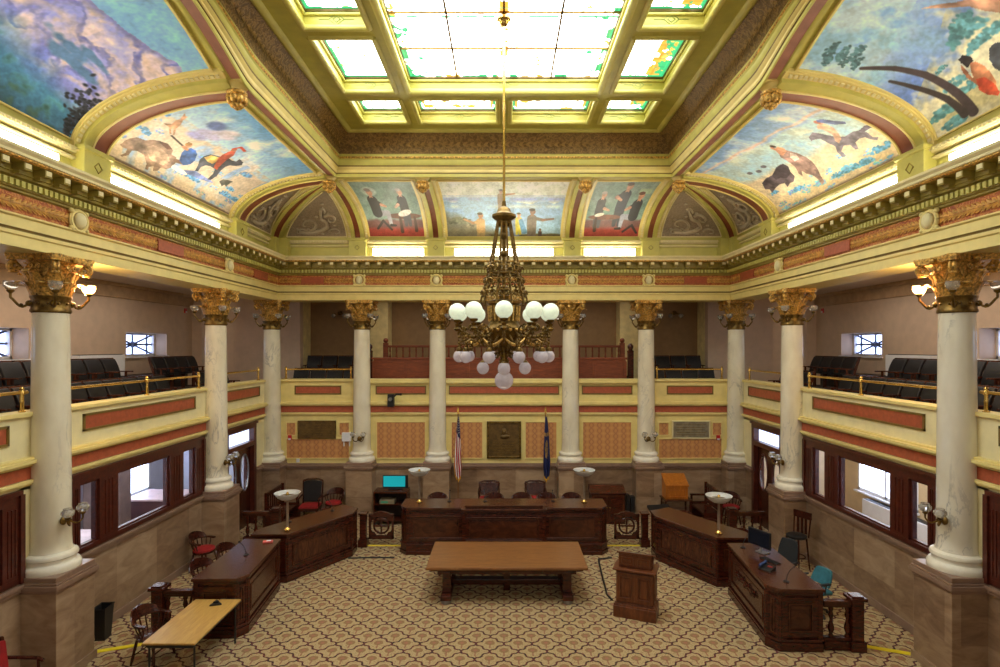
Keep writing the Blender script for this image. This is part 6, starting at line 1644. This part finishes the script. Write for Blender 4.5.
chair(-6.15, 11.6, 0, 70, 'dark spindle chair behind the left side desk, nearer the camera')
chair(-6.1, 12.55, 0, 75, 'dark spindle chair behind the left side desk, farther from the camera')
chair(-5.35, 14.25, 0, 35, 'dark spindle chair behind the angled left desk, near its lamp')
chair(-4.75, 15.1, 0, 30, 'dark spindle chair behind the far end of the angled left desk')
chair(5.62, 13.45, 0, -45, 'dark spindle chair behind the angled right desk, nearest the computer')
chair(5.15, 14.2, 0, -40, 'dark spindle chair behind the middle of the angled right desk')
chair(4.72, 14.92, 0, -35, 'dark spindle chair behind the far end of the angled right desk')
for x, t in ((-1.87,'left of the striped flag'),(-.28,'left of the middle'),(.5,'just right of the middle'),(1.2,'in front of the blue flag'),(1.9,'at the right end')):
    chair(x, 15.62, .3, 0, f'dark low chair tucked behind the dais bench, {t}')
capr = make_captain('red-cushioned spindle chair against the left wall below the window', 'spindle chairs with red cushions', True, chairw)
capr.location = (-7.15, 13.35, 0); capr.rotation_euler = (0,0,math.radians(85))
dup(capr, (-5.28,17.35,0), math.radians(-8), 'red-cushioned spindle chair beside the outer left back column')
dup(capr, (6.85,16.9,0), math.radians(-10), 'red-cushioned spindle chair near the far right corner behind the bowl lamp')

def high_chair(x, y, z, rz, label, group, h=1.1, tall=.0, back=None, red=True, wmat=None, first={}):
    """upholstered armchair with a tall back"""
    key = (h, back.name if back else '', group)
    if key in first: return dup(first[key], (x,y,z), math.radians(rz), label, group)
    wm = wmat or chairw; r = empty('armchair', (x,y,z), math.radians(rz), label, 'chair', group)
    mb = MB(); mb.solid(lambda u, v, w: ((u-.5)*.56, (v-.5)*.54, .4+.09*w-.02*w*(2*u-1)**2-.02*w*(2*v-1)**2), 6, 6); mb.build('seat', M['redseat'], r, smooth=50, bevel=.01)
    mb = MB(); mb.solid(lambda u, v, w: ((u-.5)*(.5+.06*v), .24+.08*v-.05*w, .5+(h-.52)*v+.05*math.sin(PI*u)*v**4), 8, 6); mb.build('backrest', back or M['leather'], r, smooth=50, bevel=.01)
    mb = MB(); mb.box(-.29,.29,-.27,.27,.33,.4)
    for s in (-1,1): mb.tube([(s*.29,.27,.4),(s*.29,.3,.7),(s*.3,.34,h)], .025, 8)
    mb.tube([(-.3,.34,h),(-.15,.34,h+.05),(.15,.34,h+.05),(.3,.34,h)], .03, 8); mb.build('frame', wm, r, smooth=40)
    for s in (-1,1):
        mb = MB(); mb.tube([(s*.29,.28,.72),(s*.31,.1,.7),(s*.31,-.16,.68),(s*.3,-.24,.64)], .026, 8); mb.tube([(s*.3,-.18,.4),(s*.3,-.16,.68)], .02, 8); mb.build('armrest', wm, r, smooth=50)
        for sy in (-1,1): mb = MB(); mb.tube([(s*.25,sy*.23,.38),(s*.25,sy*.24,.2),(s*.26,sy*.25,0)], [.03,.026,.02], 8); mb.build('leg', wm, r, smooth=50)
    first[key] = r; return r
high_chair(-5.95, 17.2, 0, 4, 'tall black-backed armchair with red seat near the far left corner', 'far corner armchairs', 1.12)
high_chair(-.45, 16.85, .3, 0, 'rounded dark armchair with red seat behind the dais, left of the two', 'dais armchairs', .84, back=chairw)
high_chair(.95, 16.85, .3, 0, 'rounded dark armchair with red seat behind the dais, right of the two', 'dais armchairs', .84, back=chairw)
high_chair(-7.05, 8.0, 0, 95, 'red upholstered armchair cut by the lower left corner', 'red corner armchair', 1.0, back=M['redseat'])

def slat_bench(x, y, rz, label):
    r = empty('wooden_bench', (x,y,0), rz, label, 'bench', 'dark slat-backed wooden benches in the far corners')
    mb = MB(); mb.box(-.6,.6,-.25,.25,.4,.46); mb.build('seat', M['maho'], r, bevel=.01)
    mb = MB(); mb.box(-.62,.62,.22,.28,.98,1.08); mb.box(-.62,.62,.22,.28,.5,.56)
    for k in range(9): xx = -.56+k*.14; mb.box(xx-.025,xx+.025,.235,.265,.5,1.0)
    mb.build('slatted_back', M['maho'], r, bevel=.006)
    for s in (-1,1):
        mb = MB(); mb.box(s*.6-.04,s*.6+.04,-.27,.28,0,.5); mb.box(s*.6-.035,s*.6+.035,.2,.28,.5,1.1); mb.box(s*.6-.04,s*.6+.04,-.25,.24,.68,.73); mb.box(s*.6-.03,s*.6+.03,-.24,-.18,.5,.7); mb.build('end_panel', M['maho'], r, bevel=.008)
    return r
b_ = slat_bench(-6.6, 16.7, math.radians(90), 'dark slatted bench in the far left corner behind the bowl lamp')
dup(b_, (6.05, 16.85, 0), math.radians(-90), 'dark slatted bench by the far right wall behind the bowl lamp')

# tall stool ---------------------------------------------------------------------------------
r = empty('bar_stool', (7.0, 13.4, 0), math.radians(-62), 'tall dark stool with a slatted back against the right wall', 'stool')
mb = MB(); mb.lathe([(.2,.74),(.23,.76),(.23,.8),(.17,.83)], n=22); mb.build('seat', M['leather'], r, smooth=45)
for sx in (-1,1):
    for sy in (-1,1): mb = MB(); mb.tube([(sx*.15,sy*.15,.76),(sx*.2,sy*.2,0)], [.022,.018], 8); mb.build('leg', chairw, r, smooth=50)
mb = MB(); mb.tube([(.19*math.cos(a),.19*math.sin(a),.3) for a in [2*PI*i/16 for i in range(17)]], .013, 6); mb.build('foot_ring', chairw, r, smooth=50)
mb = MB()
for s in (-1,1): mb.tube([(s*.19,.17,.76),(s*.21,.23,1.28)], .018, 8)
mb.box(-.22,.22,.2,.25,1.18,1.34)
for k in (-1,0,1): mb.box(k*.1-.025,k*.1+.025,.19,.22,.82,1.2)
mb.build('backrest', chairw, r, smooth=40)

# office chairs, computer and small items -----------------------------------------------------
def office_chair(x, y, rz, label, back, hb):
    r = empty('office_chair', (x,y,0), math.radians(rz), label, 'chair')
    mb = MB(); mb.solid(lambda u, v, w: ((u-.5)*.5, (v-.5)*.48, .44+.08*w*(1-.3*(2*u-1)**4)), 5, 5); mb.build('seat', back, r, smooth=50, bevel=.015)
    mb = MB(); mb.solid(lambda u, v, w: ((u-.5)*(.46-.12*v**3), .24+.12*v-.05*w-.05*(2*u-1)**2, .56+hb*v), 8, 8); mb.build('backrest', back, r, smooth=60, bevel=.012)
    mb = MB(); mb.cyl((0,0,.1),(0,0,.44),.03)
    for k in range(5): a = 2*PI*k/5; mb.tube([(0,0,.12),(.28*math.cos(a),.28*math.sin(a),.07)], [.03,.018], 6)
    mb.tube([(0,.1,.42),(0,.27,.45),(0,.27,.65)], .02, 6); mb.build('base', M['black'], r, smooth=40)
    for k in range(5): a = 2*PI*k/5; mb = MB(); mb.ball((.28*math.cos(a),.28*math.sin(a),.032), .032, 10, 6); mb.build('castor', M['black'], r, smooth=60)
    for s in (-1,1): mb = MB(); mb.tube([(s*.24,.05,.46),(s*.28,.05,.66)], .014, 6); mb.box(s*.28-.03,s*.28+.03,-.12,.14,.66,.69); mb.build('armrest', M['black'], r, bevel=.005)
office_chair(6.05, 12.2, -60, 'black mesh office chair behind the right desk and its monitor', plain('black_mesh', (34,36,38), .8, bmp=.3), .5)
office_chair(6.15, 11.15, -75, 'teal-backed office chair behind the near end of the right desk', M['teal'], .3)
r = empty('computer_monitor', (5.2, 11.4, 1.1), math.radians(-65), 'dark computer monitor on a silver stand, seen from the side on the right desk', 'monitor')
mb = MB(); mb.box(-.27,.27,-.02,.02,.14,.48); mb.build('bezel', M['black'], r, bevel=.008)
mb = MB(); mb.box(-.25,.25,-.024,-.02,.16,.46); mb.build('screen', plain('dark_screen', (24,28,40), .15), r)
mb = MB(); mb.obox((0,.08,.15), (.03,0,0), (0,.012,.0), (0,.06,.13)); mb.box(-.11,.11,0,.17,0,.02); mb.build('stand', M['steel'], r, bevel=.004)
r = empty('keyboard', (5.22, 10.98, 1.1), math.radians(-70), 'black keyboard in front of the right desk monitor', 'keyboard')
mb = MB(); mb.box(-.2,.2,-.07,.07,0,.02); mb.build('case', M['black'], r, bevel=.005); mb = MB()
for i in range(12):
    for j in range(4): mb.box(-.185+i*.031,-.16+i*.031,-.055+j*.029,-.033+j*.029,.02,.026)
mb.build('keys', M['black'], r)
r = empty('desk_telephone', (4.96, 10.55, 1.1), math.radians(-60), 'dark desk telephone with a blue panel on the right desk', 'telephone')
mb = MB(); mb.extr([(-.1,0),(.1,0),(.1,.09),(-.1,.03)], lambda u, v, w: (w, u, v), -.12, .12); mb.build('body', M['black'], r, bevel=.006)
mb = MB(); mb.tube([(-.09,-.1,.07),(-.09,.1,.12)], [.025,.025], 8); mb.build('handset', plain('dark_blue_plastic', (30,60,110), .4), r, smooth=50); mb = MB(); mb.box(0,.09,-.0,.05,.066,.08); mb.build('panel', plain('red_panel', (150,50,44), .4), r)
def micro(x, y, z, rz, label, first=[None]):
    if first[0]: return dup(first[0], (x,y,z), rz, label, 'gooseneck microphones on the desks')
    r = empty('gooseneck_microphone', (x,y,z), rz, label, 'microphone', 'gooseneck microphones on the desks')
    mb = MB(); mb.lathe([(.05,0),(.05,.015),(.02,.025)], n=14); mb.build('base', M['black'], r, smooth=40)
    mb = MB(); mb.tube([(0,0,.02),(0,.02,.12),(0,.07,.2),(0,.13,.25)], .007, 6); mb.ball((0,.15,.26), .02, 8, 6); mb.build('gooseneck', M['black'], r, smooth=50)
    first[0] = r; return r
micro(-5.15, 13.45, 1.1, 1.0, 'gooseneck microphone near the lamp on the angled left desk'); micro(-4.4, 14.35, 1.1, 1.0, 'gooseneck microphone at the far end of the angled left desk')
micro(-5.2, 11.3, 1.1, 1.5, 'gooseneck microphone on the left side desk'); micro(5.05, 10.02, 1.1, -1.5, 'gooseneck microphone at the near end of the right desk'); micro(5.0, 11.72, 1.1, -1.2, 'gooseneck microphone in the far corner of the right desk')
micro(-1.45, 14.85, 1.2, 0, 'gooseneck microphone on the dais bench left of the middle'); micro(-.5, 14.85, 1.2, .3, 'gooseneck microphone on the dais bench behind the raised ledge'); micro(1.3, 14.85, 1.2, 0, 'gooseneck microphone on the dais bench right of the middle')
r = empty('desk_control_box', (-5.08, 12.05, 1.1), .3, 'small red and white box on the far end of the left side desk', 'box')
mb = MB(); mb.box(-.1,.1,-.05,.05,0,.03); mb.build('case', plain('pale_red_plastic', (206,90,84), .5), r, bevel=.005); mb = MB(); mb.box(-.03,.06,-.03,.03,.03,.035); mb.build('label_plate', M['white'], r)
r = empty('waste_bin', (-7.3, 10.2, 0), .1, 'tall black waste bin against the left wall', 'bin')
mb = MB(); mb.prism([(-.085,-.105),(.085,-.105),(.085,.105),(-.085,.105)], 0, .02)
b0 = [(-.08,-.1),(.08,-.1),(.08,.1),(-.08,.1)]; b1 = [(-.11,-.14),(.11,-.14),(.11,.14),(-.11,.14)]
mb.add([(x,y,0) for x,y in b0]+[(x,y,.58) for x,y in b1]+[(x*.93,y*.93,.58) for x,y in b1]+[(x*.93,y*.93,.05) for x,y in b0], [(i,(i+1)%4,4+(i+1)%4,4+i) for i in range(4)]+[(4+i,4+(i+1)%4,8+(i+1)%4,8+i) for i in range(4)]+[(8+i,8+(i+1)%4,12+(i+1)%4,12+i) for i in range(4)])
mb.build('shell', M['black'], r); mb = MB(); mb.tube([(x*1.02,y*1.02,.58) for x,y in b1+b1[:1]], .012, 6); mb.build('rim', M['black'], r)

# AV cart, cabinets and slanted box along the back wall ------------------------------------------
r = empty('av_cart', (-3.38, 16.9, 0), 0, 'open wooden cart with equipment on its shelf, left behind the gate', 'cart')
mb = MB(); mb.box(-.5,.5,-.28,.28,.95,1.0); mb.build('top', M['mahoH'], r, bevel=.006)
for z0 in (.6,.12): mb = MB(); mb.box(-.47,.47,-.26,.26,z0,z0+.03); mb.build('shelf', M['maho'], r)
for s in (-1,1): mb = MB(); mb.box(s*.485-.02,s*.485+.02,-.27,.27,.05,.95); mb.build('side_panel', M['mahoH'], r, bevel=.004)
mb = MB(); mb.box(-.47,.47,.24,.27,.12,.95); mb.build('back_panel', M['dstair'], r)
for sx in (-.44,.44):
    for sy in (-.22,.22): mb = MB(); mb.ball((sx,sy,.03), .03, 8, 6); mb.build('castor', M['black'], r, smooth=60)
r = empty('video_recorder', (-3.4, 16.82, .63), 0, 'pale electronic box with a green display on the cart shelf', 'recorder')
mb = MB(); mb.box(-.3,.14,-.18,.16,0,.12); mb.build('case', M['greypl'], r, bevel=.005); mb = MB(); mb.box(-.26,-.05,-.185,-.18,.03,.09); mb.build('display', plain('green_display', (70,150,120), .4), r)
r = empty('television', (-3.28, 16.92, 1.0), 0, 'small television with a bright teal screen standing on the wooden cart', 'television')
mb = MB(); mb.box(-.38,.38,-.04,.05,.05,.43); mb.build('bezel', M['black'], r, bevel=.01); mb = MB(); mb.box(-.355,.30,-.046,-.04,.09,.41); mb.build('screen', M['teal_screen'], r); mb = MB(); mb.box(-.2,.2,-.1,.1,0,.05); mb.build('stand', M['black'], r, bevel=.008)
r = empty('record_cabinet', (3.12, 17.0, 0), 0, 'dark two-door cabinet with a sloping top behind the right gate', 'cabinet')
mb = MB(); mb.box(-.5,.5,-.26,.26,0,.9); mb.build('body', M['maho'], r, bevel=.008)
mb = MB(); mb.extr([(-.3,.9),(.29,.9),(.29,1.08),(.1,1.08),(-.3,.94)], lambda u, v, w: (w, u, v), -.53, .53); mb.build('sloping_top', M['maho'], r, bevel=.008)
for s in (-1,1):
    fr = MB(); pn = MB(); wall_panel(fr, pn, (-.48 if s < 0 else .01, -.26, 0), (1,0,0), (0,-1,0), .47, .08, .88, .06, .015); d = fr.build('door', M['mahoH'], r, bevel=.004); pn.build('panel', M['maho'], d); mb = MB(); mb.ball((s*.05,-.29,.5), .018, 8, 6); mb.build('knob', M['brass'], d, smooth=60)
for k in (0,1): 
    r = empty('loudspeaker', (3.78+.16*k, 17.2, 0), 0, f'small black upright case beside the dark cabinet, {"nearer to" if k == 0 else "farther from"} it', 'loudspeaker'); mb = MB(); mb.box(-.06,.06,-.1,.1,0,.78-.05*k); mb.build('case', M['black'], r, bevel=.01); mb = MB(); mb.lathe([(.04,0),(.035,.01),(.01,.004)], (0,-.1,.6), 12, axis=Matrix.Rotation(PI/2,3,'X')); mb.build('driver', M['leather'], r, smooth=40)
r = empty('side_table', (5.2, 16.95, 0), 0, 'small dark table under the orange slanted box', 'table')
mb = MB(); mb.box(-.42,.42,-.28,.28,.7,.74); mb.build('tabletop', M['mahoH'], r, bevel=.006)
for sx in (-.37,.37):
    for sy in (-.23,.23): mb = MB(); mb.box(sx-.022,sx+.022,sy-.022,sy+.022,0,.7); mb.build('leg', M['maho'], r)
r = empty('desktop_lectern', (5.17, 16.95, .74), 0, 'orange-brown wooden box with a slanted lid on the small table', 'lectern')
mb = MB(); mb.box(-.33,.33,-.22,.22,0,.4); mb.build('body', M['orange'], r, bevel=.008)
mb = MB(); mb.extr([(-.26,.39),(.24,.66),(.24,.69),(-.26,.43)], lambda u, v, w: (w, u, v), -.35, .35); mb.extr([(-.22,.4),(.22,.4),(.22,.64)], lambda u, v, w: (w, u, v), -.33, .33); mb.build('slanted_lid', M['orange'], r, bevel=.006)
fr = MB(); pn = MB(); wall_panel(fr, pn, (-.32,-.22,0), (1,0,0), (0,-1,0), .64, .03, .37, .05, .012); fr.build('frame', M['orange'], r, bevel=.003); pn.build('panel', M['orange'], r)
r = empty('folding_stand', (4.5, 16.2, 0), .2, 'black folded equipment stand leaning in front of the outer right back column', 'stand')
mb = MB(); mb.obox((0,0,.62), (.33,0,0), (0,.14,.06), (0,-.01,.03)); mb.build('tray', M['black'], r, bevel=.008)
for s in (-1,1): mb = MB(); mb.tube([(s*.28,-.2,0),(-s*.28,.1,.6)], .016, 6); mb.build('leg', M['black'], r, smooth=50)

# flags -----------------------------------------------------------------------------------
def flag(x, y, label, kind):
    r = empty('flag_on_pole', (x,y,.3), 0, label, 'flag', 'flags on poles behind the dais')
    mb = MB(); mb.lathe([(.16,0),(.16,.03),(.1,.06),(.04,.1)], n=20); mb.build('base', M['brass'], r, smooth=40)
    mb = MB(); mb.cyl((0,0,.05),(0,0,2.9),.016,n=10); mb.build('pole', M['tablew'], r, smooth=60)
    mb = MB(); mb.ball((0,0,2.92), .035, 12, 8); mb.lathe([(.01,2.94),(.045,2.98),(.03,3.05),(.004,3.14)], n=10); mb.build('finial', M['brass'], r, smooth=50)
    nu, nv = 60, 90; W_ = .34
    mb = MB(); U, Vv = np.meshgrid(np.linspace(0,1,nu+1), np.linspace(0,1,nv+1))
    def fn(u, v):   # v down from the hoist top; the cloth hangs in folds gathered to the pole
        L = 2.05-.25*abs(u-.45); w = .05+W_*(v**.7)*(.75 if v < .8 else .75-.35*(v-.8)/.2)
        xx = (-.35+.9*u)*w*(1 if kind == 'us' else -1)*-1 + (.02)
        yy = -.035-.045*math.sin(u*5*PI+v*2)*(.25+.75*v)-.03*math.sin(u*2*PI)
        return (xx, yy, 2.82-L*v)
    mb.grid(fn, nu, nv)
    c = np.zeros(U.shape+(3,))
    red = np.array(lin((178,30,44))); wh = np.array(lin((236,232,226))); bl = np.array(lin((26,34,84))); gd = np.array(lin((226,176,60)))
    if kind == 'us':
        st = (np.floor(U*6.5+Vv*3.2) % 2 == 0)[...,None]; c = np.where(st, red, wh)
        ca = ((Vv < .36-.12*U))[...,None]; c = np.where(ca, bl, c)
        stars = ((((U*7) % 1-.5)**2+((Vv*26) % 1-.5)**2) < .04) & (Vv < .3-.1*U); c = np.where(stars[...,None], wh, c)
    else:
        c = c+bl; em = (np.hypot((U-.45)*1.2, (Vv-.5)*2.2) < .3); c = np.where((em & (np.sin(U*30)*np.sin(Vv*40) > .1))[...,None], gd*.9, c)
        tx = ((np.abs(Vv-.28) < .03) & (np.sin(U*40) > 0)); c = np.where(tx[...,None], gd, c)
    fr = (Vv > .955) | (U > .95); c = np.where(fr[...,None], gd, c)
    mb.cols = np.concatenate([c, np.ones(U.shape+(1,))], -1).reshape(-1,4)
    o = mb.build('cloth', M['cloth'], r, smooth=80, recalc=False)
    so = o.modifiers.new('Solidify', 'SOLIDIFY'); so.thickness = .006
    return r
flag(-1.44, 17.55, 'flag with red and white stripes and a blue starred corner, left behind the dais', 'us')
flag(1.3, 17.55, 'dark blue flag with gold fringe, right behind the dais', 'mt')

# ------------------------------------------------------------------ light
mb = MB(); mb.box(-7.8, 7.8, YS-.25, YS, 0, 3.9); struct(mb.build('wall_front', M['tan']))  # unseen near wall, put in to block low light from behind the camera
def area(name, loc, rot, size, sy, power, col=(1,1,1)):
    l = bpy.data.lights.new(name, 'AREA'); l.shape = 'RECTANGLE'; l.size = size; l.size_y = sy; l.energy = power; l.color = col
    o = bpy.data.objects.new(name, l); COL.objects.link(o); o.location = loc; o.rotation_euler = rot; return o
def point(name, loc, power, col, r=.08):
    l = bpy.data.lights.new(name, 'POINT'); l.energy = power; l.color = col; l.shadow_soft_size = r
    o = bpy.data.objects.new(name, l); COL.objects.link(o); o.location = loc; return o
point('lit_shade_lamp', (-WX+.0, 9.1+.62, 6.2), 60, (1,.66,.32)); point('lit_shade_lamp', (WX-.0, 9.1+.62, 6.2), 60, (1,.66,.32))
w = bpy.data.worlds.new('World'); scene.world = w; w.use_nodes = True
bg = w.node_tree.nodes['Background']; bg.inputs[0].default_value = (1.0,.93,.82,1); bg.inputs[1].default_value = .42
for s, tnm in ((-1,'left'),(1,'right')):
    area(f'office_fill_light_{tnm}', (s*9.6, 13, 3.35), (0,0,0), 2.0, 6.0, 90, (.95,.97,1))  # fill light added inside the office, not a fitted lamp
    area(f'gallery_fill_light_{tnm}', (s*9.6, 12, 7.1), (0,0,0), 1.0, 9.0, 60, (1,.9,.78))  # unseen fill added to brighten the side gallery
area('back_gallery_fill', (0, 19.6, 7.1), (0,0,0), 9.0, .6, 45, (1,.88,.7))  # extra fill added over the back gallery seats

cam = bpy.data.cameras.new('Camera'); co = bpy.data.objects.new('Camera', cam); COL.objects.link(co)
co.location = (0, 0, EYE); co.rotation_euler = (PI/2, 0, 0); cam.sensor_width = 36; cam.sensor_fit = 'HORIZONTAL'
cam.lens = F/1000*36; cam.shift_x = (500-CX)/1000; cam.shift_y = (CY-333.5)/1000; cam.clip_start = .05; cam.clip_end = 200
scene.camera = co
scene.view_settings.view_transform = 'Standard'; scene.view_settings.look = 'None'; scene.view_settings.gamma = 1
scene.view_settings.use_curve_mapping = False; scene.view_settings.exposure = 0.66
scene.cycles.max_bounces = 8; scene.cycles.diffuse_bounces = 5; scene.cycles.transmission_bounces = 8
scene.cycles.use_denoising = True; scene.cycles.sample_clamp_indirect = 6
